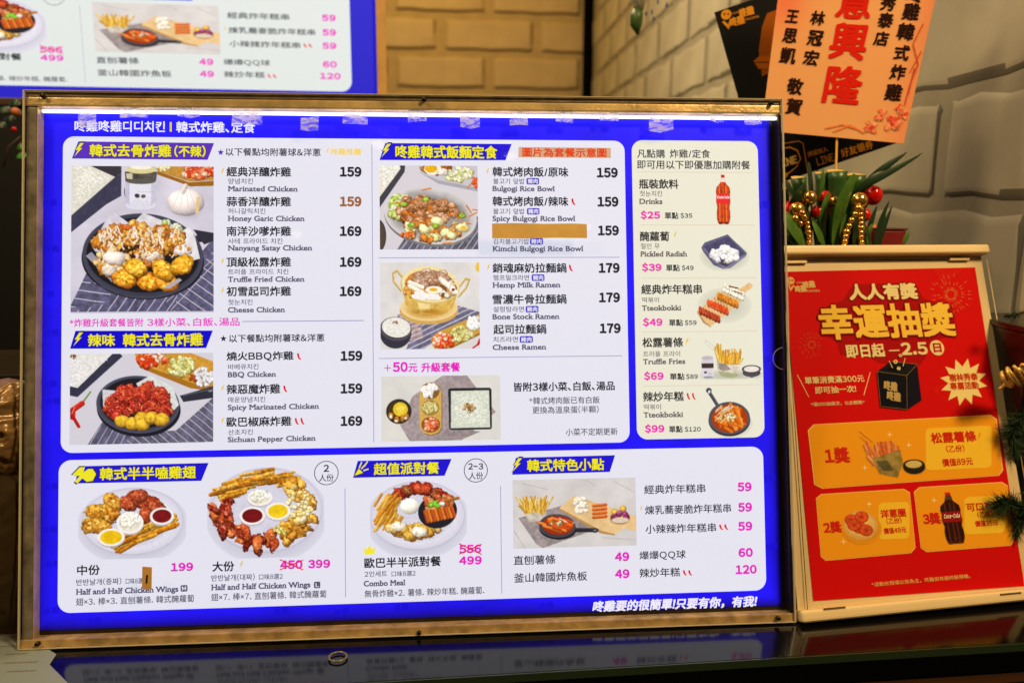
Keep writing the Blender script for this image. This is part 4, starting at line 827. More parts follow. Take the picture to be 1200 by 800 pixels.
# ---- the lower panel (also printed on the board behind)
def lower(pl, par, back=False):
    k = dict(pl=pl, par=par); k5 = dict(k, lift=.0005)
    if not back:
        banner([(92, 546), (244.6, 542), (236, 563), (88.5, 566)], None, **k); head('韓式半半嗑雞翅', 118, 229.8, 553.8, 14, **k)
        wing = [(85, 556), (94, 547), (100, 547), (98, 553), (104, 549), (109, 549), (113, 555), (109, 563), (102, 564), (97, 560), (91, 566), (88, 564), (94, 557), (90, 557)]
        flat(pl, par, [((x - 99) * 1.12 + 99, (y - 556.5) * 1.15 + 556.5) for x, y in wing], (50, 40, 80), name='wing_icon', lift=.0008); flat(pl, par, wing, YEL, name='wing_icon', lift=.001)
        zh('中份', 90.8, 117, 667.3, 11.5, **k5); pr('199', 201, 226, 663.7, 8.8, MAG, **k5); ko('반반날개(중짜)', 89.7, 142.4, 681, 7.8, (70, 66, 90), **k5); ko('口味8選2', 147.5, 171, 680, 6.6, (80, 76, 100), **k5)
        en('Half and Half Chicken Wings', 89.7, 209.2, 691, 6.6, (84, 80, 110), **k5)
        panel(pl, par, 211.8, 685, 219.9, 692.3, 1.5, (90, 80, 110), .0006, 'size_badge'); zh('M', 213.6, 218.2, 688.6, 4.3, WHT, .03, lift=.0009, **k)
        zh('翅×3. 棒×3. 直刨薯條. 韓式醃蘿蔔', 89.7, 228, 702.5, 8.6, (62, 58, 76), .008, **k5)
        ring_print(pl, par, 382.5, 553.8, 14.3, .9, (60, 58, 66), lift=.0005); zh('2', 379.5, 385.5, 548.3, 7.8, BLK, .03, **k5); zh('人份', 374, 391, 559.4, 8.6, BLK, .01, **k5)
        zh('大份', 249.3, 274.3, 663, 11.5, **k5); bolt(pl, par, 283, 661.2, 5, 9); pr('450', 329, 354, 661, 9.4, MAG, **k5); pr('399', 361.7, 386.5, 660, 8.8, MAG, **k5)
        line(pl, par, 328, 655, 355.5, 667, 1.3, (225, 40, 50), name='strike_mark', lift=.0009); line(pl, par, 328, 667, 355.5, 655.5, 1.3, (225, 40, 50), name='strike_mark', lift=.001)
        ko('반반날개(대짜)', 248, 298.6, 676, 7.8, (70, 66, 90), **k5); ko('口味8選2', 303.7, 331.4, 675, 6.6, (80, 76, 100), **k5); en('Half and Half Chicken Wings', 248, 363.8, 685.8, 6.6, (84, 80, 110), **k5)
        panel(pl, par, 368, 681, 375.4, 688.4, 1.5, (90, 80, 110), .0006, 'size_badge'); zh('L', 370.2, 373.6, 684.7, 4.3, WHT, .04, lift=.0009, **k)
        zh('翅×7. 棒×7. 直刨薯條. 韓式醃蘿蔔', 248, 383, 697.2, 8.6, (62, 58, 76), .008, **k5)
    line(pl, par, 404.3, 571.6, 405, 699, 1, (165, 165, 205), level='v', lift=.0005)
    banner([(419.3, 539.7), (529.2, 537.4), (521, 557), (413.8, 559.4)], None, **k); head('超值派對餐', 438.5, 514.5, 548.4, 13.5, **k)
    flat(pl, par, [(414, 558.5), (420, 547), (427, 554)], (60, 50, 80), name='party_popper_icon', lift=.0008); flat(pl, par, [(415.5, 557), (420.5, 548.5), (425.5, 553.5)], YEL, name='party_popper_icon', lift=.001)
    for i, (x0, y0, x1, y1) in enumerate(((421, 548, 424, 541), (423.5, 549, 429, 543), (426, 551, 432, 549), (427, 546, 431, 540))): line(pl, par, x0, y0, x1, y1, 1.6, YEL, name='party_popper_icon', lift=.0011 + i * 5e-5)
    ring_print(pl, par, 557.6, 550.8, 14, .9, (60, 58, 66), lift=.0005); zh('2', 549, 554, 546, 7, BLK, .03, **k5); zh('~', 555, 559.5, 546, 1.8, BLK, .02, **k5); zh('3', 561, 566, 546, 7, BLK, .03, **k5); zh('人份', 549.5, 566, 557, 8.4, BLK, .01, **k5)
    flat(pl, par, [(426, 640.5), (429.5, 643.5), (433, 638.5), (436.5, 643.5), (440.3, 640), (438.5, 648.5), (427.5, 649)], (238, 228, 50), name='crown_icon', lift=.0005)
    zh('歐巴半半派對餐', 427.4, 516.7, 658, 11.6, **k5); pr('556', 538.7, 563.4, 642.6, 9, MAG, **k5); pr('499', 538.5, 564, 656, 8.8, MAG, **k5)
    line(pl, par, 538, 636.5, 564.5, 649, 1.3, (225, 40, 50), name='strike_mark', lift=.0009); line(pl, par, 538, 648.5, 564.5, 637, 1.3, (225, 40, 50), name='strike_mark', lift=.001)
    ko('2인세트', 427.4, 453.6, 671.8, 6.8, (80, 76, 100), **k5); ko('口味8選2', 459, 487, 671.4, 6.4, (80, 76, 100), **k5); en('Combo Meal', 426.5, 474.8, 682.4, 6.4, (84, 80, 110), **k5); zh('無骨炸雞×2. 薯條. 辣炒年糕. 醃蘿蔔.', 427.7, 567.6, 693, 8.6, (62, 58, 76), .008, **k5)
    line(pl, par, 586.5, 569, 588, 695, 1, (165, 165, 205), level='v', lift=.0005)
    banner([(604.5, 536), (720.7, 533), (714.5, 552.5), (600, 555.8)], (606, 544.5), **k); head('韓式特色小點', 618, 707.5, 544.3, 13.5, **k)
    for t, x0, x1, y, h in (('直刨薯條', 602, 650.7, 655.5, 10.6), ('釜山韓國炸魚板', 602.5, 688, 675.5, 10.6), ('經典炸年糕串', 755, 826.4, 572.5, 10.4), ('煉乳蕎麥脆炸年糕串', 756, 856.6, 596, 10.4), ('小辣辣炸年糕串', 756.6, 839, 618.5, 10.4), ('爆爆QQ球', 749.4, 803.4, 650, 10.4), ('辣炒年糕', 749.4, 796.8, 670.2, 10.4)): zh(t, x0, x1, y, h, BLK, .014, **k5)
    for t, x0, x1, y in (('49', 721, 736.7, 651.7), ('49', 721.2, 737, 671.7), ('59', 864.7, 880, 570), ('59', 865.3, 880.5, 593.8), ('59', 865.3, 880.8, 616), ('60', 865.8, 881.4, 646.8), ('120', 862.4, 886, 666.6)): pr(t, x0, x1, y, 9.4, MAG, **k5)
    bolt(pl, par, 751.4, 596, 4, 7)
    for x, y in ((845, 617.2), (851, 617), (802.6, 670.6), (808.8, 670.6)): chili(pl, par, x, y, 5, 6.5)
    zh('咚雞要的很簡單!只要有你，有我!', 696, 887, 707, 12.5, (232, 232, 250), .045, shear=.2, **k5)
lower(PL, poster)

foods = [(pic_A, 'printed photo of cheesy fried chicken and potato tots in a black skillet'), (pic_B, 'printed photo of red glazed spicy chicken in a skillet with a chili beside it'), (pic_C, 'printed photo of stir-fried pork and vegetables on a silver plate'), (pic_D, 'printed photo of a gold ramen pot with rice and side dishes'), (pic_E, 'printed photo of a side set with soup, three side dishes and square rice box'), (pic_F, 'printed photo of fries, rice cake skillet and a snack board on marble'), (pic_H, 'printed photo of pickled radish in a square purple dish'), (pic_I, 'printed photo of rice cake skewers on a wooden board'), (pic_J, 'printed photo of a basket of fries with sauce jar and dip'), (pic_K, 'printed photo of rice cakes in a small black pan'), (pic_L, 'printed photo of a medium wings platter'), (pic_M, 'printed photo of a large round wings platter'), (pic_N, 'printed photo of a combo platter with a black bowl')]
cv = {}
for fn, lb in foods:
    c = fn(); cv[fn.__name__] = c; c.emit(PL, poster, 'food_photo', lb, PH_LIT, lift=.0005)
c = pic_coke((836, 203.5, 858, 264), (735, 160), 6.15, 640, 278, 742, 630, PB2); c.emit(PL, poster, 'food_photo', 'printed photo of a cola bottle with red cap and label', PH_LIT, lift=.0005)
T(PL, poster, 'Coca', 840.2, 846.6, 231.2, 3.2, (250, 240, 240), .03, lift=.0009, name='bottle_label_text', shear=.3); T(PL, poster, 'Cola', 847.6, 854.5, 231.2, 3.2, (250, 240, 240), .03, lift=.0009, name='bottle_label_text', shear=.3)

# things stuck on the pane
tp = mat('gold_masking_tape', (222, 182, 104), .4, noise=.06, nscale=70)
def slab(pl, pts, w0, w1, m, name, parent=None, raw=False):
    P = pts if raw else [pl.px(*p, (w0 + w1) / 2) for p in pts]; n = len(P)
    return linkob(name, mesh([(u, -w1, v) for u, v in P] + [(u, -w0, v) for u, v in P], [tuple(range(n)), tuple(range(2 * n - 1, n - 1, -1))] + [(i, i + n, (i + 1) % n + n, (i + 1) % n) for i in range(n)]), m, parent)
gt = slab(PL, [(576.6, 262), (602, 261.4), (640, 262.3), (670, 261.9), (687.6, 262.6), (688, 279), (650, 278.6), (620, 279.5), (576.8, 279.2)], .0067, .0070, tp, 'tape_strip'); gt.matrix_world = PL.mw
tag(gt, 'wide gold tape strip covering a dish name above Kimchi Bulgogi Rice Bowl', 'tape')
tp2 = mat('tan_tape', (214, 164, 88), .5, noise=.08, nscale=80)
g2 = thing('tape_label', 'small brown tape tag with black stroke near the bottom left of the menu', 'tape label', mw=PL.mw)
slab(PL, [(166.8, 663.4), (178, 664.2), (177.6, 690.2), (166.4, 689.6)], .0067, .0070, tp2, 'tape_base', g2)
slab(PL, [(171.2, 673.4), (173.4, 673), (172.6, 683.2), (170.6, 683.4)], .0071, .0073, mat('marker_black', (20, 16, 14), .5), 'marker_stroke', g2)

# ================================================================== THE BOARD BEHIND
Yb = .95; best = None
for psi in np.arange(0, 25, .5):
    q = vert_plane((440, 108), Yb, psi); ub, vb = q.px(415, 107); uc, vc = q.px(0, 99)
    if best is None or abs(vb - vc) < best[0]: best = (abs(vb - vc), psi)
BK = vert_plane((440, 108), Yb, best[1])
def fit2(fr, bk):                              # anchors: pixel on the near board -> pixel on the far one
    a = [PL.px(*p) for p in fr]; b = [BK.px(*p) for p in bk]
    k = (b[1][0] - b[0][0]) / (a[1][0] - a[0][0]); kv = (b[3][1] - b[2][1]) / (a[3][1] - a[2][1])
    return (k, b[0][0] - k * a[0][0], kv, b[2][1] - kv * a[2][1])
WP = Warp(PL, fit2([(602, 655.5), (864.7, 570), (864.7, 570), (862.4, 666.5)], [(113, 70), (377.6, 21), (377.6, 21), (378.7, 89)])); WP.w0 = 0
bb = thing('wall_menu_board', 'second backlit blue menu board behind, at the top left corner', 'menu board', mw=BK.mw)
ux0 = BK.px(-420, 60)[0]; ux1 = BK.px(441.5, 60)[0]; vb0 = BK.px(15, 117)[1]; vb1 = vb0 + .62
linkob('back_plate', box_mesh(ux0, ux1, .001, .03, vb0, vb1), mat('back_plate_brown'), bb)
bp = linkob('poster', mesh([(ux0, 0, vb0), (ux1, 0, vb0), (ux1, 0, vb1), (ux0, 0, vb1)], [(0, 1, 2, 3)]), mat('backlit_blue_far', (22, 22, 190), .5, emit=.8), bb)
wf = mat('pale_wood_frame', (196, 150, 84), .5, noise=.12, nscale=30)
linkob('frame_rail', box_mesh(ux1, BK.px(452.5, 60)[0], -.012, .03, vb0 - .012, vb1 + .012, .001), wf, bb)
linkob('frame_rail', box_mesh(ux0, ux1 - .0005, -.012, .03, vb0 - .012, vb0 - .0005, .001), mat('dark_frame', (26, 18, 14), .5), bb)
linkob('frame_rail', box_mesh(ux0, ux1 - .0005, -.012, .03, vb1 + .0005, vb1 + .012, .001), wf, bb)
panel(WP, bp, 69, 532, 900, 691.5, 13, (212, 222, 226), .0003, 'menu_panel'); lower(WP, bp, True)
for nme in ('pic_F', 'pic_N'): cv[nme].emit(WP, bp, 'food_photo', dict((f.__name__, l) for f, l in foods)[nme], PH_LIT, lift=.0006)

# ================================================================== THE LOTTERY STAND
sA = atz(938, 727, 0); sB = atz(1200, 702, 0); sd_ = nrm(sB - sA)
SREC = math.radians(23)
hn = np.array([sd_[1], -sd_[0], 0]); sn = hn * math.cos(SREC) + UPZ * math.sin(SREC)
SP = Plane(sA, sd_, sn); SP.w0 = .0
stand = thing('lottery_stand', 'cream tilted tabletop stand with a red lucky draw poster right of the menu', 'sign stand', mw=SP.mw)
crm = mat('cream_board', (226, 200, 150), .45, noise=.04, nscale=8); crm2 = mat('cream_plastic', (232, 206, 156), .3)
def sx(x, y): return SP.px(x, y)[0]
def sv(x, y): return SP.px(x, y)[1]
ul = sx(896, 300) ; ur = sx(1152, 300); ub = sx(940, 722); vtop = sv(1100, 300); vbot = 0.0
# outline of the cream board as seen
bl_ = SP.px(936, 722); br_ = SP.px(1216, 694); tl_ = SP.px(897, 300); tr_ = SP.px(1150, 300)
ul = min(bl_[0], tl_[0]); 
QUAD = [bl_, br_, tr_, tl_]
slab(SP, QUAD, -.006, -.0008, crm, 'backing_board', stand, raw=True)
# bars
def bar(p0, p1, h, d, m, name, bev):
    p0 = np.array(p0); p1 = np.array(p1); L_ = np.linalg.norm(p1 - p0); o = linkob(name, box_mesh(0, L_, -d, .006, 0, h, bev, 3), m, stand)
    o.location = (p0[0], 0, p0[1]); o.rotation_euler = (0, -math.atan2(p1[1] - p0[1], p1[0] - p0[0]), 0); return o
bar(SP.px(893, 302), SP.px(1153, 300), .0125, .014, crm2, 'top_bar', .0035)
bar(SP.px(934, 729), SP.px(1222, 700), .014, .014, crm2, 'bottom_bar', .0045)
# hinge clips and slots
slot = mat('slot_shadow', (96, 70, 34), .6)
for x0, x1, y0, y1 in ((918, 944, 307, 302.5), (1111, 1134, 303.5, 300)):
    p = SP.px(x0, y0); q = SP.px(x1, y0); linkob('clip', box_mesh(p[0], q[0], -.004, -.0005, p[1] - .003, p[1] + .0005, .0006), crm2, stand)
p = SP.px(944.5, 306.3); q = SP.px(1110.5, 304); linkob('slot', box_mesh(p[0], q[0], -.0006, -.0002, p[1] - .0015, p[1] + .001), slot, stand)
for x0, x1, y in ((965, 991, 713.5), (1172, 1197, 696.5)):
    p = SP.px(x0, y, .0142); q = SP.px(x1, y, .0142); linkob('slot', box_mesh(p[0], q[0], -.0146, -.0142, p[1] - .0008, p[1] + .0012), slot, stand)
# clear cover in front
cov = [SP.px(920, 306), SP.px(1156, 303), SP.px(1222, 696), SP.px(941, 724)][::-1]
slab(SP, cov, .0035, .005, ACR, 'clear_cover', stand, raw=True)
e0 = SP.px(1153.5, 305); e1 = SP.px(1221, 696); e2 = SP.px(917.5, 316); e3 = SP.px(945, 716)
linkob('cover_edge', tube_mesh([(e0[0], -.0045, e0[1]), (e1[0], -.0045, e1[1])], .0006, 6), mat('bright_edge', (214, 190, 140), .2), stand)
linkob('cover_edge', tube_mesh([(e2[0], -.003, e2[1]), (e3[0], -.003, e3[1])], .0005, 6), mat('dark_edge', (70, 44, 24), .3), stand)
def ik(c): return ink(c)
RD = (212, 12, 12); CR = (240, 222, 160); DR = (132, 4, 12); ORG = (248, 166, 30); YLW = (250, 206, 76)
rp = flat(SP, stand, [(917.5, 318.5), (1142.5, 313.2), (1200.5, 686), (953, 703.5)], RD, w=.0002, name='red_poster', mk=ik)
def st(t, x0, x1, y, h, col=CR, bold=.03, lift=.0006, **k): return T(k.pop('pl', SP), rp, t, x0, x1, y, h, col, bold, lift=lift, mk=ik, name=k.pop('name', 'poster_text'), **k)
def sf(pts, col, name, lift=.0004, pl=SP): return flat(pl, rp, pts, col, name=name, mk=ik, lift=lift)
# title backing shape
sf([(996, 338), (1004, 333), (1072, 331), (1082, 350), (1118, 360), (1120, 392), (1090, 400), (1085, 418), (1078, 428), (1050, 428), (1030, 425), (1018, 418), (985, 416), (980, 398), (960, 392), (962, 362), (988, 352)], (172, 8, 14), 'title_backing', .0004)
st('人人有獎', 995, 1073.8, 341.8, 17.5, CR, .055, .0012, outline=(DR, .13))
st('幸運抽獎', 961.5, 1117.5, 376, 38, YLW, .045, .0014, outline=(DR, .085))
st('即日起', 991, 1035.8, 411, 15, CR, .05, .0012); line(SP, rp, 1041, 411, 1053.5, 410.5, 1.6, CR, name='poster_text', mk=ik, lift=.0012)
st('2.5', 1056, 1085.5, 408.5, 13.5, CR, .05, .0012); ring_print(SP, rp, 1097.5, 407.6, 8.2, 1, CR, mk=ik, lift=.001, full=True, name='sunday_badge'); st('日', 1093.3, 1102, 407.5, 10, (190, 20, 20), .05, .0013)
def fireworks(cx, cy, r, n, col, rings=3):
    R = random.Random(int(cx)); q = thing
    V = []; Fc = []
    for i in range(n):
        a = 2 * math.pi * i / n + R.uniform(-.08, .08)
        for j in range(rings):
            r0 = r * (.18 + .28 * j) * R.uniform(.9, 1.1); r1 = r0 + r * .2; w_ = .45
            if j and R.random() < .15: continue
            pts = [(cx + r0 * math.cos(a) - w_ * math.sin(a), cy + r0 * math.sin(a) + w_ * math.cos(a)), (cx + r1 * math.cos(a), cy + r1 * math.sin(a)), (cx + r0 * math.cos(a) + w_ * math.sin(a), cy + r0 * math.sin(a) - w_ * math.cos(a))]
            b = len(V); V += [(SP.px(*p)[0], -.0005, SP.px(*p)[1]) for p in pts]; Fc.append((b, b + 1, b + 2))
    linkob('fireworks_print', mesh(V, Fc), ink(col), rp)
fireworks(1114, 345, 26, 26, (226, 120, 60)); fireworks(951, 404, 17, 22, (216, 86, 44))
sf(star(1129, 447.5, 28, 18, 12, -80), (246, 226, 150), 'burst_badge', .0006); st('樹林秀泰', 1112, 1145, 441.8, 8.4, (206, 60, 20), .04, .0009); st('專屬活動', 1113, 1146, 451.8, 8.4, (206, 60, 20), .04, .0009)
st('單筆消費滿300元', 943, 1012.5, 444.5, 8, CR, .025); st('即可抽一次!', 955, 1003, 456.3, 8, CR, .025); st('*滿600抽兩次，以此類推*', 950, 1013, 472.5, 4.6, CR, .01)
line(SP, rp, 934, 439, 947.5, 465, .9, CR, name='slash_mark', mk=ik, lift=.0006); line(SP, rp, 1019.5, 436, 1012, 463, .9, CR, name='slash_mark', mk=ik, lift=.0006)
c5 = C(910, 280, 4, SP)
for pts, col, lf in (([(468, 622), (530, 575), (655, 588), (607, 640)], (26, 26, 34), .0014), ([(468, 624), (606, 641), (608, 800), (484, 786)], (14, 16, 30), .0015), ([(607, 641), (656, 590), (676, 756), (609, 800)], (20, 20, 36), .0016), ([(504, 612), (556, 597), (600, 603), (552, 620)], (10, 8, 10), .0018)): sf(pts, col, 'ballot_box_print', lf, c5)
for i, (x0, y0, x1, y1) in enumerate(((468, 622, 606, 640), (606, 640, 655, 590), (606, 641, 608, 798), (468, 623, 484, 785), (530, 575, 655, 588), (484, 785, 608, 799))): line(c5, rp, x0, y0, x1, y1, .5, (150, 120, 70), name='box_edge_print', mk=ik, lift=.0019 + i * 4e-5)
for x, y, r in ((552, 577, 10), (567, 608, 9), (575, 548, 8)):
    u, v = c5.px(x, y); 
    sf([(x + r * math.cos(a), y + r * .9 * math.sin(a)) for a in [math.radians(30 * i) for i in range(12)]], CR, 'lottery_ball_print', .0022 + x * 1e-6, c5); sf([(x + r * .4 * math.cos(a), y + r * .4 * math.sin(a)) for a in [math.radians(45 * i) for i in range(8)]], (150, 60, 30), 'lottery_ball_print', .0025 + x * 1e-6, c5)
for i, (x0, y0, x1, y1) in enumerate(((523, 572, 540, 606), (598, 560, 588, 598))): line(c5, rp, x0, y0, x1, y1, .9, CR, name='motion_mark', mk=ik, lift=.0022)
for t, x0, x1, y in (('咚雞', 500, 560, 690), ('咚雞', 514, 576, 738)): st(t, x0, x1, y, 42, (196, 168, 110), .05, .0024, pl=c5, rot=-.2)
# small shop logo
def logo(pl, par, k, mk, col, lift, dark):
    X = lambda x, y: (922 + (x - 0) * .25 * 1, 324 + y * .25)
    ring_print(pl, par, 926.5, 329, 4.2, .5, col, name='logo_mark', mk=mk, lift=lift, full=True); flat(pl, par, [(923, 333), (926, 341.5), (931, 335), (929.5, 334), (926, 337.5), (924.8, 333)], col, name='logo_mark', mk=mk, lift=lift)
    for x, y in ((925, 328.6), (928.3, 328.6)): ring_print(pl, par, x, y, .9, .3, dark, name='logo_mark', mk=mk, lift=lift + .0003, full=True)
    T(pl, par, '咚雞', 941, 954.5, 333.5, 7.5, col, .06, lift=lift, mk=mk, name='logo_text', rot=.06); T(pl, par, '咚雞', 931.5, 944.5, 338.5, 7.5, col, .06, lift=lift + .0002, mk=mk, name='logo_text', rot=.06)
    T(pl, par, 'CHICKEN', 945.5, 960, 341, 2.4, col, .03, lift=lift, mk=mk, name='logo_text', mode='dash'); T(pl, par, '디디치킨', 933, 941, 331.5, 2.4, col, .03, lift=lift, mk=mk, name='logo_text')
logo(SP, rp, 1, ik, (232, 190, 120), .0006, RD)
# prize tickets
c6 = C(910, 470, 2.962, SP)
def ticket(pts, label, pts2):
    a = np.mean(pts, 0); sf([tuple(np.array(p) + (np.array(p) - a) * [.012, .022]) for p in pts], (250, 206, 110), 'ticket_border', .0004, c6); sf(pts, ORG, 'prize_ticket', .0006, c6)
    sf(pts2, (252, 204, 56), 'label_box', .0008, c6)
def rq(x0, y0, x1, y1, sl, r=14):              # rounded box in crop pixels, sloping by sl
    return [(x, y + (x - x0) / (x1 - x0) * sl) for x, y in [(x0 + r, y0), (x1 - r, y0), (x1 - r * .3, y0 + r * .3), (x1, y0 + r), (x1, y1 - r), (x1 - r * .3, y1 - r * .3), (x1 - r, y1), (x0 + r, y1), (x0 + r * .3, y1 - r * .3), (x0, y1 - r), (x0, y0 + r), (x0 + r * .3, y0 + r * .3)]]
ticket([(112, 102), (132, 82), (738, 50), (760, 64), (782, 238), (768, 256), (162, 300), (134, 286)], '', rq(516, 94, 745, 240, -10))
ticket([(138, 338), (156, 324), (440, 306), (460, 318), (480, 506), (464, 524), (172, 550), (155, 536)], '', rq(352, 352, 460, 480, -4))
ticket([(478, 316), (496, 300), (780, 282), (800, 294), (824, 480), (810, 498), (522, 520), (502, 506)], '', rq(650, 332, 792, 462, -6))
c6.w0 = 0; O2 = (214, 40, 22)
for t, x0, x1, y, h, b in (('1獎', 168, 250, 187, 52, .05), ('松露薯條', 535, 690, 124, 36, .04), ('(乙份)', 587, 650, 164, 24, .02), ('價值89元', 573, 679, 210, 26, .03), ('2獎', 163, 222, 436, 38, .05), ('洋蔥圈', 360, 446, 388, 28, .04), ('(乙份)', 380, 432, 414, 20, .02), ('價值49元', 370, 448, 447, 20, .03), ('3獎', 508, 566, 406, 38, .05), ('可口可樂', 657, 782, 363, 28, .04), ('(乙瓶)', 695, 746, 391, 20, .02), ('價值35元', 687, 766, 422, 20, .03)):
    T(c6, rp, t, x0, x1, y, h, O2, b, lift=.0011, mk=ik, name='prize_text')
st('*活動依現場公告為主，咚雞保有最終解釋權。', 1021, 1138, 679.5, 5, (240, 190, 110), .01)
bolt(SP, rp, 1147, 511, 4, 9, (240, 140, 30), ik, .0012)
for x, y in ((1042, 509), (1064.5, 521.5), (1013, 548), (1018, 590.5), (988, 634.5), (1094, 586)):
    flat(SP, rp, star(x, y, 4, 1, 4), (255, 236, 160), name='sparkle_print', mk=ik, lift=.0009)
def sign_fries():
    c = Canvas((1010, 503, 1082, 562), (910, 470), 2.962, ORG, True, res=2); R = random.Random(8)
    c.stick(275, 95, 330, 150, 3, (200, 110, 60)); c.stick(290, 90, 340, 140, 3, (200, 110, 60))
    for i in range(30):
        x = 372 + R.uniform(-46, 46); c.stick(x, 215, x + (x - 372) * .35 + R.uniform(-8, 8), 205 - R.uniform(10, 65), 14, R.choice([(240, 130, 70), (228, 110, 50), (245, 165, 100)]), dark=.6)
    c.poly([(328, 195), (430, 170), (432, 215), (405, 265), (345, 248)], (150, 130, 70), .3, .06); c.poly([(340, 205), (380, 205), (395, 240), (360, 240)], (90, 86, 60), .3, .08)
    c.ell(468, 232, 40, 26, (24, 24, 20)); c.ell(468, 225, 40, 20, (30, 30, 24)); c.ell(468, 223, 31, 14, (216, 196, 120)); return c
def sign_rings():
    c = Canvas((984, 592, 1034, 638), (910, 470), 2.962, ORG, True, res=2); c.shadow(292, 440, 70, 56, .3); c.ell(290, 430, 61, 52, (226, 176, 90)); c.ell(290, 426, 56, 46, (240, 200, 120), rim=(226, 170, 90))
    for x, y in ((262, 410), (298, 402), (285, 438), (306, 448), (268, 428)): c.ell(x, y, 25, 21, (150, 40, 15)); c.ell(x, y - 1, 23, 19, (222, 86, 40), amp=.2); c.ell(x, y, 9, 7, (190, 60, 20)) 
    return c
for fn, lb in ((sign_fries, 'printed picture of fries with dip bowl'), (sign_rings, 'printed picture of onion rings on a plate')): fn().emit(SP, rp, 'food_print', lb, PH_INK, lift=.001)
c = pic_coke((1101, 574, 1130, 640), (910, 470), 2.962, 572, 315, 642, 494, ORG, True); c.emit(SP, rp, 'food_print', 'printed picture of a cola bottle', PH_INK, lift=.001)
T(SP, rp, 'Coca-Cola', 1105.5, 1124, 604, 5, (255, 235, 225), .03, lift=.0014, mk=ik, name='bottle_label_text', shear=.25)

# ================================================================== CARDS BEHIND
def facing(px_, Y, tilt=0):
    o = at(*px_, Y); d = nrm(CAM - o); d[2] = 0; d = nrm(d); x = nrm(np.cross(UPZ, d))
    n = nrm(d * math.cos(tilt) + UPZ * math.sin(tilt)); return Plane(o, x, n)
KP = facing((940, 120), .42, .1); KP.w0 = .001
bc = thing('black_card', 'tilted black card with orange chicken shop logo, behind the orange greeting card', 'card', mw=KP.mw)
slab(KP, [(837, 15), (895, 221), (1050, 168), (992, -38)][::-1], -.0006, .0006, mat('black_card_paper', (7, 6, 7), .6, spec=.15), 'card_sheet', bc)
class Rot:                                     # a picture-plane frame turned and moved on a surface
    def __init__(s, pl, o, ang, k, src): s.pl = pl; s.o = o; s.a = ang; s.k = k; s.src = src; s.w0 = pl.w0
    def px(s, x, y, w=None):
        c, n = math.cos(s.a), math.sin(s.a); dx, dy = (x - s.src[0]) * s.k, (y - s.src[1]) * s.k
        return s.pl.px(s.o[0] + dx * c - dy * n, s.o[1] + dx * n + dy * c)
GO = (212, 140, 40)
def tt(pl, par, t, cx, cy, sz, col, rot, bold=.03, lift=.0005, hk=1.0, name='card_text', mode='cjk', wk=1.0):
    return T(pl, par, t, cx - sz * wk / 2, cx + sz * wk / 2, cy, sz * hk, col, bold, lift=lift, mk=ik, name=name, rot=rot, mode=mode)
# logo on the black card
ring_print(KP, bc, 851, 17.5, 6, .5, GO, name='logo_mark', mk=ik, lift=.0004, full=True); flat(KP, bc, [(846, 26), (854, 35), (858, 24), (855.5, 23), (853, 29), (849, 25)], GO, name='logo_mark', mk=ik, lift=.0004)
for x in (849, 853.5): ring_print(KP, bc, x, 17, 1.1, .3, (14, 12, 12), name='logo_mark', mk=ik, lift=.0007, full=True)
tt(KP, bc, '咚雞', 875, 14, 16, GO, .2, .06, hk=.6, name='logo_text'); tt(KP, bc, '咚雞', 864, 25, 16, GO, .2, .06, hk=.6, name='logo_text', lift=.0006); tt(KP, bc, 'CHICKEN', 881, 21.5, 16, GO, .2, .02, hk=.16, name='logo_text')
tt(KP, bc, '디디치킨', 862, 15.5, 9, GO, .2, .02, hk=.3, name='logo_text')
# a plain orange figure-like shape, mostly hidden
flat(KP, bc, [(893, 90), (889, 60), (893, 32), (899, 16), (915, 10), (915, 86), (905, 84)], (150, 78, 14), name='orange_shape', mk=ik, lift=.0004)
flat(KP, bc, [(883, 72), (890, 66), (910, 66), (910, 80), (889, 81)], (176, 92, 16), name='orange_shape', mk=ik, lift=.0007); line(KP, bc, 884, 73.5, 908, 73, 1.2, (20, 12, 8), name='orange_shape', mk=ik, lift=.0009)
# messaging badge and writing low on the card
def arc_line(pts, wd, name='badge_outline', lift=.0005):
    for i in range(len(pts) - 1): line(KP, bc, *pts[i], *pts[i + 1], wd, GO, name=name, mk=ik, lift=lift + (i % 2) * .0001)
arc_line([(914, 169), (936, 165.5), (941, 168), (943, 180), (947, 204), (944, 208), (920, 217)], 1.3)
flat(KP, bc, [(914 + 12 * 1, 172), (935, 176), (939, 186), (934, 196), (924, 204), (921, 209), (920, 203), (906, 203), (906, 174)], GO, name='badge_bubble', mk=ik, lift=.0005)
flat(KP, bc, [(914 + 11.5, 173.6), (933.8, 177.4), (937.4, 186), (932.6, 195), (923, 202.6), (906, 201.6), (906, 175.6)], (14, 12, 12), name='badge_bubble', mk=ik, lift=.0008)
tt(KP, bc, 'LINE', 922, 190, 24, (222, 176, 90), .28, .05, hk=.36, lift=.0011)
tt(KP, bc, '掃描加入', 958, 178, 24, GO, .3, .01, hk=.26); tt(KP, bc, 'LINE', 967, 187, 18, GO, .3, .01, hk=.5, wk=1.1); tt(KP, bc, '好友領券', 1004, 174.5, 38, GO, .3, .012, hk=.27)

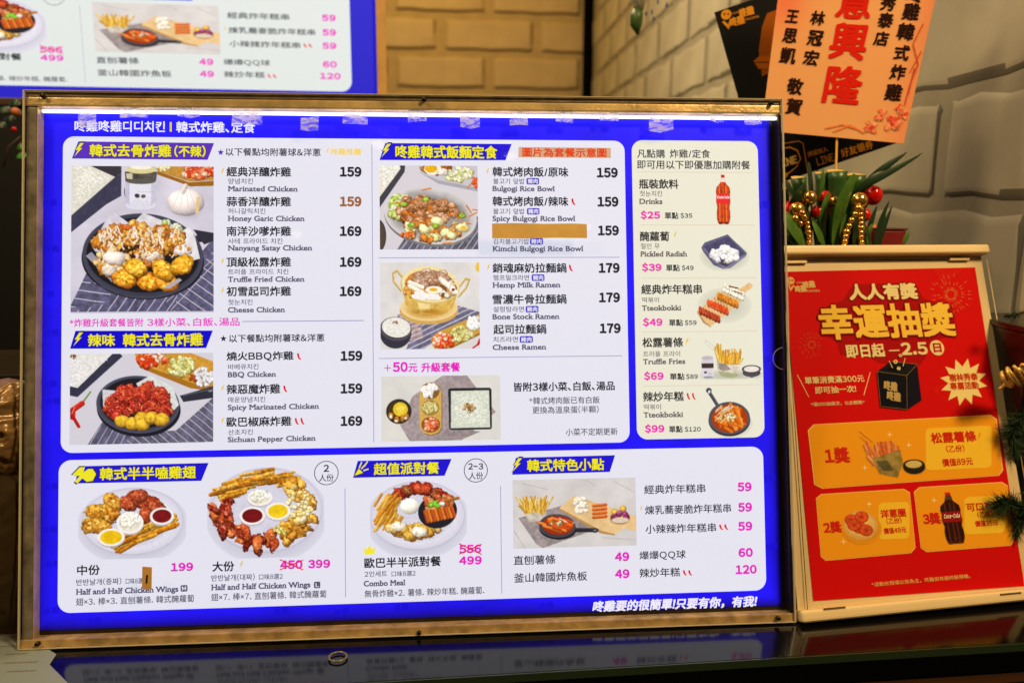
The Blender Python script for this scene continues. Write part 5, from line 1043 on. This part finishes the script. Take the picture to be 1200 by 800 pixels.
GP = facing((980, 80), .33, .12); GP.w0 = .001
gc = thing('greeting_card', 'orange congratulation card with red and black brushed characters on a yellow stick', 'card', mw=GP.mw)
gr = attr_mat('orange_card_paper', 0)
P4 = [GP.px(892, 153), GP.px(1059, 168), GP.px(1109, -60), GP.px(919, -60)]
n1, n2 = 24, 28; V = []; cl = []
for j in range(n2):
    for i in range(n1):
        s_, t_ = i / (n1 - 1), j / (n2 - 1); a = np.array(P4[0]) * (1 - s_) + np.array(P4[1]) * s_; b = np.array(P4[3]) * (1 - s_) + np.array(P4[2]) * s_
        p = a * (1 - t_) + b * t_; V.append((p[0], 0, p[1])); g = math.exp(-((s_ - .05) ** 2 / .02 + (t_ - .75) ** 2 / .03)) * .9 + max(0, s_ - .82) * 2.2 + .25 * fbm(np.array([s_ * 5]), np.array([t_ * 5]))[0]
        cl.append(lin(np.array((240, 178, 116)) * (1 - min(g, 1)) + np.array((244, 128, 88)) * min(g, 1)))
Fq = [(j * n1 + i, j * n1 + i + 1, (j + 1) * n1 + i + 1, (j + 1) * n1 + i) for j in range(n2 - 1) for i in range(n1 - 1)]
me = mesh(V, Fq); ca = me.color_attributes.new('ink', 'FLOAT_COLOR', 'POINT'); ca.data.foreach_set('color', np.concatenate([np.array(cl), np.ones((len(cl), 1))], 1).ravel().astype(np.float32))
linkob('card_front', me, gr, gc)
slab(GP, P4, -.0012, -.0003, mat('card_back', (226, 150, 90), .6), 'card_back', gc, raw=True)
rt_ = -.13; BRK = (44, 20, 14); RR = (222, 34, 18)
GP.w0 = .0003
for t, cx, cy, sz in (('王', 928.5, 19.5, 14), ('思', 926, 42, 16), ('凱', 923.7, 65.5, 18), ('敬', 931.7, 101.5, 18), ('賀', 930.5, 125, 18), ('林', 958.4, 21.5, 16), ('冠', 955.5, 45, 17), ('宏', 950.6, 68, 17), ('秀', 1041, 4, 17), ('泰', 1038, 24, 17), ('店', 1033, 45.5, 16), ('咚', 1073, -7, 19), ('雞', 1068, 14, 19), ('韓', 1061.5, 37.5, 19), ('式', 1057, 62, 17), ('炸', 1052.5, 85, 17), ('雞', 1047.3, 108.5, 19)):
    tt(GP, gc, t, cx, cy, sz, BRK, rt_ - .03, .035, lift=.0005)
for t, cx, cy, sz, h in (('生', 1010, -38, 36, .9), ('意', 1002, 3, 40, .92), ('興', 995, 49, 41, 1.0), ('隆', 988.5, 100, 42, 1.02)): tt(GP, gc, t, cx, cy, sz, RR, rt_, .035, lift=.0005, hk=h)
def petal_print():
    c = Canvas((964, 122, 1068, 168), (820, 0), 3.158, (240, 160, 90), True, res=1.6); R = random.Random(3)
    for cx, cy, s_ in ((640, 470, 26), (672, 432, 24), (712, 462, 34), (745, 430, 22), (735, 405, 16)):
        for i in range(10):
            a = R.uniform(0, 6.28); r = s_ * R.uniform(.1, .8); c.blob(cx + r * math.cos(a), cy + r * math.sin(a), s_ * .42, s_ * .3, R.choice([(236, 110, 76), (226, 70, 50), (244, 140, 100)]), rot=math.degrees(a), rough=.4, dark=.8)
        c.ell(cx, cy, s_ * .22, s_ * .2, (206, 50, 30))
    for a in ((470, 472, 530, 460), (530, 460, 600, 482), (500, 485, 560, 462), (560, 462, 612, 492)): c.stick(*a, 5, (226, 112, 66), dark=.9)
    return c
petal_print().emit(GP, gc, 'rose_print', 'printed red roses in the card corner', PH_INK, lift=.0006)
for i, (a, b) in enumerate((((1082, 28), (1070, 52)), ((1070, 52), (1076, 76)), ((1076, 76), (1067, 98)), ((1067, 98), (1060, 124)), ((1080, 60), (1066, 86)), ((1072, 80), (1064, 112)))): line(GP, gc, *a, *b, 1.4, (214, 84, 50), name='ribbon_print', mk=ik, lift=.0005 + i * .00005)
s0 = GP.px(981, 150); s1 = GP.px(977, 300)
linkob('stick', tube_mesh([(s0[0], .004, s0[1]), (s1[0], .004, s1[1])], .0016, 8), mat('yellow_stick', (206, 150, 40), .4), gc)

# ================================================================== PLANT ARRANGEMENT
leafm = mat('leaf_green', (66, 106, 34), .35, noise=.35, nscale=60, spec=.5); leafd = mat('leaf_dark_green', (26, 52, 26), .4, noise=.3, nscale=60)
stalkm = mat('bamboo_green', (48, 84, 34), .35, noise=.3, nscale=90); cutm = mat('bamboo_cut', (206, 176, 96), .6, noise=.1, nscale=90)
redm = mat('red_balloon', (200, 14, 12), .12, noise=.05); goldb = mat('gold_bead', (246, 178, 90), .24, metal=.9)
def leaf_mesh(pts, w, seg=12, fold=.25):
    P = [Vector([float(a) for a in p]) for p in pts]; V = []; Fc = []
    def bez(t):
        n = len(P) - 1
        return sum((P[i] * (math.comb(n, i) * t ** i * (1 - t) ** (n - i)) for i in range(n + 1)), Vector())
    view = Vector([float(a) for a in CAM])
    for i in range(seg + 1):
        t = i / seg; p = bez(t); tg = (bez(min(1, t + .01)) - bez(max(0, t - .01))).normalized(); sd2 = tg.cross((view - p).normalized()).normalized(); ww = w * (math.sin(math.pi * min(1, t * .93 + .07)) ** .7) * .5
        nn = tg.cross(sd2); V += [p - sd2 * ww + nn * ww * fold, p, p + sd2 * ww + nn * ww * fold]
    for i in range(seg):
        for k in range(2): Fc.append((i * 3 + k, i * 3 + k + 1, i * 3 + k + 4, i * 3 + k + 3))
    return mesh(V, Fc, 'leaf', True)
base = at(975, 330, .27)
def inv(o): return -Vector([float(a) for a in o])
pot = thing('lucky_bamboo_pot', 'potted lucky bamboo with cut stalks and broad leaves behind the lottery stand', 'potted plant', base)
def rel(pts, b): return [np.array(p) - b for p in pts]
k_ = 1.27 / F                                 # metres per photo pixel at that depth
linkob('pot', tube_mesh(rel([at(975, 420, .27), at(975, 340, .27), at(975, 338, .27), at(975, 330, .27)], base), [.055, .075, .08, .079], 24), mat('dark_pot', (46, 24, 18), .3), pot)
for x, y, xb, w_, Y in ((936, 209, 946, 17, .26), (962.5, 203.5, 966, 14, .27), (981, 201.5, 980, 22, .26), (1003.5, 206, 996, 21, .28), (917, 222, 926, 14, .28)):
    t = at(x, y, Y); b = at(xb, 330, Y - .01); r = w_ * k_ / 2; mid = (t * .5 + b * .5)
    s_ = linkob('bamboo_stalk', tube_mesh(rel([b, mid, t * .93 + b * .07, t], base), [r * .8, r * .85, r * .9, r], 18), stalkm, pot)
    d = nrm(CAM - t); u_ = np.array([1, 0, 0]); c_ = []
    for i in range(18):
        a = 2 * math.pi * i / 18; c_.append(t + np.array([r * 1.0 * math.cos(a), .9 * r * math.sin(a), .25 * r * math.sin(a) + .0006]) - base)
    linkob('cut_top', mesh(c_ , [tuple(range(18))]), cutm, s_)
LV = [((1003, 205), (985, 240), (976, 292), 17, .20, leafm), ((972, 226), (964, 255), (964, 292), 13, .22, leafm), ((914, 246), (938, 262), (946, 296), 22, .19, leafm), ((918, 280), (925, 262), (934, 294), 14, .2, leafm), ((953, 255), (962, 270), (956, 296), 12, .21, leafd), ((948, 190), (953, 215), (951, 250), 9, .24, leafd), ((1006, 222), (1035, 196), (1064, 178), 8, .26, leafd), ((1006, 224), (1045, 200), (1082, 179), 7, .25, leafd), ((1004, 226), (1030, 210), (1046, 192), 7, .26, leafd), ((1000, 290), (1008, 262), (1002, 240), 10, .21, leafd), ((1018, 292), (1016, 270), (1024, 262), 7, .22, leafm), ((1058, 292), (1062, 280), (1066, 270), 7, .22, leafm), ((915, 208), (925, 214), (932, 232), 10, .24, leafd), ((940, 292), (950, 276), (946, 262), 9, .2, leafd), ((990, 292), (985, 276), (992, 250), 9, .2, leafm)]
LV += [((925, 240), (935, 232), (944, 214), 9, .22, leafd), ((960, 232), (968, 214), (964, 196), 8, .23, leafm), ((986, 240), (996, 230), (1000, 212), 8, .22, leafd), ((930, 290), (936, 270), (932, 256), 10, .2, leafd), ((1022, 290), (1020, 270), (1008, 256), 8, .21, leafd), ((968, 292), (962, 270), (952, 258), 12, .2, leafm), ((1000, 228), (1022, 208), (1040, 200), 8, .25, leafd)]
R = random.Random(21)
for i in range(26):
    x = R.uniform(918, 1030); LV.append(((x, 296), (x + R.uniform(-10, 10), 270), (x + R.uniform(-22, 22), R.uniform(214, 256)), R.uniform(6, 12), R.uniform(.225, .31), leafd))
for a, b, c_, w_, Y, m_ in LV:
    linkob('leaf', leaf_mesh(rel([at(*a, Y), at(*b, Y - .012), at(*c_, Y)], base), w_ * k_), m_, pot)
RB = [(1023, 229, 10.5, .27), (1013, 252, 7, .25), (1009, 238, 8, .28), (967, 231, 6.5, .25), (925, 247, 10, .25), (939, 232, 9, .28), (958, 249, 8, .26)]
lb = ['largest glossy red ball on the right of the bamboo', 'small red ball just below the largest one', 'red ball half hidden behind the gold ball under the cut stalks', 'small red ball between two broad leaves', 'dark red ball lowest at the left beside the gold balls', 'red ball under the left cut stalks', 'red ball behind the left bead string']
for (x, y, r, Y), l_ in zip(RB, lb):
    o = linkob('red_ball', ball_mesh(r * k_, sq=(1, 1, 1.06)), redm); o.location = at(x, y, Y); tag(o, l_, 'ball ornament', 'red balls in the bamboo arrangement')
goldd = mat('gold_ball', (236, 184, 90), .22, metal=.9)
for (x, y, r, Y), l_ in zip(((934, 246, 8, .2), (949, 232, 7.5, .21), (1007, 235, 8.5, .2), (978, 236, 5, .22)), ('gold ball at the top of the left bead string', 'gold ball just above and right of the left bead string', 'gold ball at the top of the right bead string', 'small gold ball beside the tall broad leaf')):
    o = linkob('gold_ball', ball_mesh(r * k_), goldd); o.location = at(x, y, Y); tag(o, l_, 'ball ornament', 'gold balls in the bamboo arrangement')
bead = ball_mesh(1, 16, 10)
def beads(name, label, path, r):
    o = thing('bead_string', label, 'bead string', at(*path[0], .19), 'gold bead strings on the bamboo'); b0 = at(*path[0], .19); pts = []
    for p, q in zip(path, path[1:]):
        n = max(1, int(math.dist(p, q) / (r * 1.9)))
        pts += [(p[0] + (q[0] - p[0]) * i / n, p[1] + (q[1] - p[1]) * i / n) for i in range(n)]
    for i, p in enumerate(pts):
        b = linkob('bead', bead, goldb, o); b.location = at(*p, .19) - b0; s_ = r * k_ * (1.15 if i % 4 else 1.4); b.scale = (s_, s_, s_)
beads('a', 'gold bead string hanging at the left of the bamboo arrangement', [(940, 250), (946, 262), (948, 278), (947, 296)], 2.6)
beads('b', 'gold bead string running down left beside the tall broad leaf', [(1006, 244), (998, 258), (992, 272), (988, 294)], 2.9)
beads('c', 'gold bead string hanging straight down at the right of the bamboo', [(1008, 246), (1009, 262), (1009, 278), (1011, 296)], 2.7)
beads('d', 'short cluster of gold beads under the left gold ball', [(932, 256), (938, 262), (942, 254), (936, 250)], 2.6)
gb = thing('red_gift_box', 'small dark red box behind the top bar of the lottery stand', 'gift box', at(1040, 290, .3))
linkob('box_body', box_mesh(-.020, .020, -.014, .014, -.03, .026, .003), mat('dark_red_paper', (120, 10, 12), .4, noise=.1), gb)
linkob('box_lid', box_mesh(-.0215, .0215, -.0155, .0155, .0262, .0285, .001), mat('darker_red_lid', (90, 8, 10), .35), gb)
pk = linkob('pink_glow_ball', ball_mesh(.026, 24, 14, (1, .8, 1.1)), mat('pink_glow_paint', (226, 110, 76), .6, noise=.1)); pk.location = at(1018, 285, .33); tag(pk, 'solid ball painted as a pinkish orange lantern partly hidden left of the dark red box', 'glow')  # pinkish ball added in place of an orange-pink glow

# hanging ornament near the top
ho = thing('hanging_ornament', 'green-tipped pale patterned ornament hanging at the top edge near the black post', 'ornament', at(750, 40, .8))
k2 = (.8 - CAM[1]) / F; b0 = at(750, 40, .8)
linkob('green_tip', tube_mesh(rel([at(748, 12, .8), at(746, 20, .8), at(745.5, 30, .8), at(747.5, 41, .8)], b0), [.010, .0125, .0118, .002], 6), mat('tip_green', (60, 88, 30), .4, noise=.2), ho)
linkob('pale_body', tube_mesh(rel([at(753, -40, .8), at(752, -15, .8), at(748.2, 11.5, .8)], b0), [.013, .0135, .0100], 10), mat('pale_pattern', (176, 172, 140), .5, noise=.5, nscale=120), ho)
linkob('string', tube_mesh(rel([at(753, -41, .8), at(755, -160, .8)], b0), .0008, 6), mat('thin_string', (120, 100, 70), .6), ho)
for x, y in ((757, 16), (766, 22), (764, 14), (781, 6), (783, -4), (771, 2)):
    o = linkob('blue_charm', ball_mesh(.0033, 10, 8, (.6, .5, 1.6)), mat('blue_charm_paint', (60, 90, 140), .4), ho); o.location = at(x, y, .8) - b0

def ysign(x, y):
    u, v = SP.px(x, y); return float((SP.o + SP.x * u + SP.z * v)[1])
# ================================================================== RIGHT EDGE: garland, black box
gl = mat('fir_green', (22, 52, 18), .55, noise=.3, nscale=200); gl2 = mat('gold_glitter', (250, 210, 120), .35, metal=.5, noise=.3, nscale=400, bump=.8, bscale=600); brn = mat('twig_brown', (60, 40, 20), .7)
def fir(label, path, Y, n, ln, seed):
    R = random.Random(seed); P = [at(*p, Y) for p in path]; b0 = P[0]; o = thing('fir_branch', label, 'fir branch', b0, 'fir branches at the right edge')
    linkob('twig', tube_mesh(rel(P, b0), .0014, 6), brn, o); V = []; Fc = []
    for i in range(n):
        t = R.random() * (len(P) - 1); j = min(int(t), len(P) - 2); p = P[j] + (P[j + 1] - P[j]) * (t - j) - b0; ax = nrm(P[j + 1] - P[j])
        d = nrm(ax * R.uniform(.2, 1.1) + RNG.normal(size=3) * .75); q = p + d * ln * R.uniform(.6, 1.1); s_ = nrm(np.cross(d, RNG.normal(size=3))) * .0008; b = len(V)
        V += [p - s_, p + s_, q]; Fc.append((b, b + 1, b + 2))
    nd = linkob('needles', mesh(V, Fc), gl, o, 'stuff')
fir('fir branch reaching over the lower right of the lottery poster', [(1214, 596), (1196, 594), (1180, 588), (1168, 592)], ysign(1180, 590) - .016, 700, .022, 1)
fir('fir branch curling down beside the lower edge of the prize tickets', [(1214, 560), (1200, 600), (1190, 625)], ysign(1195, 600) - .014, 400, .02, 2)
fir('darker fir branch beside the gold ribbon at the right edge', [(1216, 480), (1196, 490), (1184, 505), (1190, 530)], ysign(1190, 510) - .016, 700, .024, 3)
fir('topmost dark fir branch right of the lottery stand', [(1230, 350), (1212, 362), (1192, 368), (1180, 370)], .12, 160, .010, 4)
fir('second dark fir branch above the black box at the right edge', [(1230, 395), (1214, 408), (1196, 410)], .12, 160, .010, 5)
gp = []; R = random.Random(2); c0 = at(1186, 440, .085)
for i in range(60):
    t = i / 59; gp.append(at(1172 + 40 * t + 4 * math.sin(t * 31), 446 - 9 * t + 9 * math.cos(t * 27), .085 + .012 * math.sin(t * 29)) - c0)
rb = thing('gold_ribbon', 'curled glittery gold ribbon at the right edge of the lottery stand', 'ribbon', c0); linkob('curl', tube_mesh(gp, .0024, 6), gl2, rb)
linkob('curl', tube_mesh([p + np.array([.004, -.003, .006]) for p in gp[::-1]], .0019, 6), gl2, rb)
gbx = at(1230, 640, .13)
dk = thing('black_planter', 'black box with rim standing in the dark behind the right edge of the lottery stand', 'planter', gbx)
linkob('box_body', box_mesh(-.085, .1, -.03, .1, -.10, .30, .004), mat('black_box', (10, 9, 8), .3), dk); linkob('rim', box_mesh(-.088, .103, -.033, .103, .3005, .308, .002), mat('black_box_rim', (24, 22, 18), .25), dk)

# ================================================================== LEFT EDGE
cab = thing('dark_cabinet', 'dark cabinet standing behind the left edge of the menu board', 'cabinet', at(-60, 300, .75))
linkob('cabinet_body', box_mesh(-.45, .33, 0, .3, -.7, .27, .004), mat('cabinet_black', (9, 7, 6), .5), cab)
linkob('cabinet_top', box_mesh(-.46, .34, -.01, .31, .2705, .285, .003), mat('cabinet_brown', (66, 44, 24), .5), cab)
for (path, Y, lb_, m_) in (([(4, 196), (10, 172), (24, 160)], .62, 'dim green plant at the left edge above the dark cabinet front', 0),):
    b0 = at(*path[0], Y); pt = thing('trailing_plant', lb_, 'plant', b0); linkob('stem', tube_mesh(rel([at(*p, Y) for p in path] , b0), .0015, 6), brn, pt)
    R = random.Random(9); bright = mat('leaf_bright', (70, 150, 40), .4)
    for (x, y, w_, m2) in ((26, 181, 13, bright), (24, 171, 9, leafm), (5, 128, 26, leafd), (18, 120, 16, leafd), (12, 138, 16, leafd), (1, 146, 22, leafd), (22, 131, 12, leafd)):
        linkob('leaf', leaf_mesh(rel([at(x - w_ * .5, y + 3, Y), at(x, y - 2, Y - .01), at(x + w_ * .5, y + 1, Y)], b0), 8 * (Y - CAM[1]) / F), m2, pt)
    bb_ = linkob('berry', ball_mesh(.0042), redm, pt); bb_.location = at(16.5, 151.5, Y) - b0
    bb2 = linkob('berry', ball_mesh(.007), mat('orange_berry', (190, 100, 50), .4), pt); bb2.location = at(18, 131, Y - .02) - b0
# clear wrapping bag, crumpled
def bag(name, label, x0, y0, x1, y1, Y, m_, seed, depth=.03, nx=46, ny=60):
    rr = random.Random(seed); a = at(x0, y0, Y); b = at(x1, y1, Y); b0 = (a + b) / 2; V = []; Fc = []
    for j in range(ny):
        for i in range(nx):
            s_, t_ = i / (nx - 1), j / (ny - 1); x = a[0] + (b[0] - a[0]) * s_; z = a[2] + (b[2] - a[2]) * t_
            n = fbm(np.array([s_ * 4 + seed]), np.array([t_ * 6]))[0]; n2 = abs(fbm(np.array([s_ * 9 + seed + t_ * 3]), np.array([t_ * 10 - s_ * 4]))[0] - .5)
            bul = (math.sin(math.pi * s_) * math.sin(math.pi * t_)) ** .4
            V.append((x - b0[0], Y - depth * bul - .035 * n * bul + .022 * n2 - b0[1], z - b0[2] + .006 * n))
    for j in range(ny - 1):
        for i in range(nx - 1): Fc.append((j * nx + i, (j + 1) * nx + i, (j + 1) * nx + i + 1, j * nx + i + 1))
    o = linkob(name, mesh(V, Fc, 'bag', True), m_); o.location = b0; return tag(o, label, 'bag')
film = clear_mat('brown_cellophane', (.55, .4, .22), 1.6, .08, .12, (.5, .34, .16)); foil = mat('amber_film', (130, 98, 56), .3, metal=.2, noise=.3, nscale=20)
bag('wrapped_pack', 'amber film-wrapped pack at the left edge halfway up', -70, 562, 34, 448, .08, foil, 3, .03)
bag('cellophane_bag', 'crumpled clear brown cellophane bag low at the left edge beside the board', -80, 742, 30, 560, .05, film, 8, .05)
bx_ = thing('dark_carton', 'dark carton behind the cellophane bag at the left edge', 'box', at(-20, 720, .22)); linkob('carton_body', box_mesh(-.12, .05, -.02, .1, -.04, .22, .004), mat('dark_carton_paper', (36, 24, 16), .6, noise=.3, nscale=30), bx_)
linkob('carton_flap', box_mesh(-.12, .05, -.024, .02, .2205, .223, .001), mat('carton_flap', (60, 40, 24), .6), bx_)
steel = thing('metal_shelf', 'brown metal shelf edge at the left edge above the wrapped pack', 'shelf', at(-30, 440, .3))
linkob('shelf_board', box_mesh(-.3, .07, 0, .2, -.006, .0, .001), mat('brushed_brown_metal', (90, 76, 50), .25, metal=.7, noise=.2), steel); linkob('shelf_face', box_mesh(-.3, .07, -.002, .0, -.05, -.0065, .0005), mat('brushed_brown_metal'), steel)
# printed sheet under the board's left corner
Z0 = .0006
pp = [atz(-40, 742, Z0), atz(28, 742, Z0), atz(66, 766, Z0), atz(58, 778, Z0), atz(92, 812, Z0), atz(-60, 830, Z0)]
c0 = pp[0]; n = len(pp)
ps = thing('paper_sheet', 'pale printed paper sheet on the counter at the bottom left corner', 'paper', c0)
linkob('sheet', mesh([tuple(p - c0) for p in pp] + [tuple(p - c0 - UPZ * .0005) for p in pp], [tuple(range(n - 1, -1, -1))] + [(i, (i + 1) % n, (i + 1) % n + n, i + n) for i in range(n)]), mat('pale_paper', (128, 138, 132), .5, noise=.04), ps)
for i, (x, y, ln) in enumerate(((6, 766, 26), (4, 776, 40), (8, 786, 34), (0, 757, 20))):
    a = atz(x, y, Z0 + .0004); b = atz(x + ln, y - 1.5, Z0 + .0004); d = nrm(b - a); q = np.array([-d[1], d[0], 0]) * .0012
    linkob('text_line', mesh([tuple(p - c0) for p in (a - q, b - q, b + q, a + q)], [(0, 1, 2, 3)]), mat('grey_ink', (120, 118, 110), .6), ps)
# small clear ring on the counter
c0 = atz(396, 769, .0014); rg = linkob('plastic_ring', tube_mesh([(.0095 * math.cos(2 * math.pi * i / 32), .0095 * math.sin(2 * math.pi * i / 32), 0) for i in range(33)], .0011, 8, False), mat('ring_plastic', (110, 100, 60), .2))
rg.location = c0; tag(rg, 'small clear plastic ring lying on the dark counter below the board', 'ring')

# ceiling downlights of the shop, behind the photographer
dl = mat('lamp_glow', (255, 226, 180), .5, emit=7); hs = mat('lamp_housing', (200, 196, 186), .4)
for i, (x, y, lb_) in enumerate(((.2, -2.2, 'left one of the near ceiling downlights behind the camera'), (.75, -2.3, 'right one of the near ceiling downlights behind the camera'), (-.3, -3.2, 'far left ceiling downlight behind the camera'), (.5, -3.3, 'far middle ceiling downlight behind the camera'), (1.2, -3.1, 'far right ceiling downlight behind the camera'))):
    d = thing('ceiling_downlight', lb_, 'ceiling light', (x, y, 1.75), 'ceiling downlights'); linkob('lamp', ball_mesh(.028, 16, 8, (1, 1, .3)), dl, d)
    linkob('housing', tube_mesh([(0, 0, .01), (0, 0, .05)], .045, 20), hs, d)
bpy.data.objects.remove(_to)
bpy.context.view_layer.update()
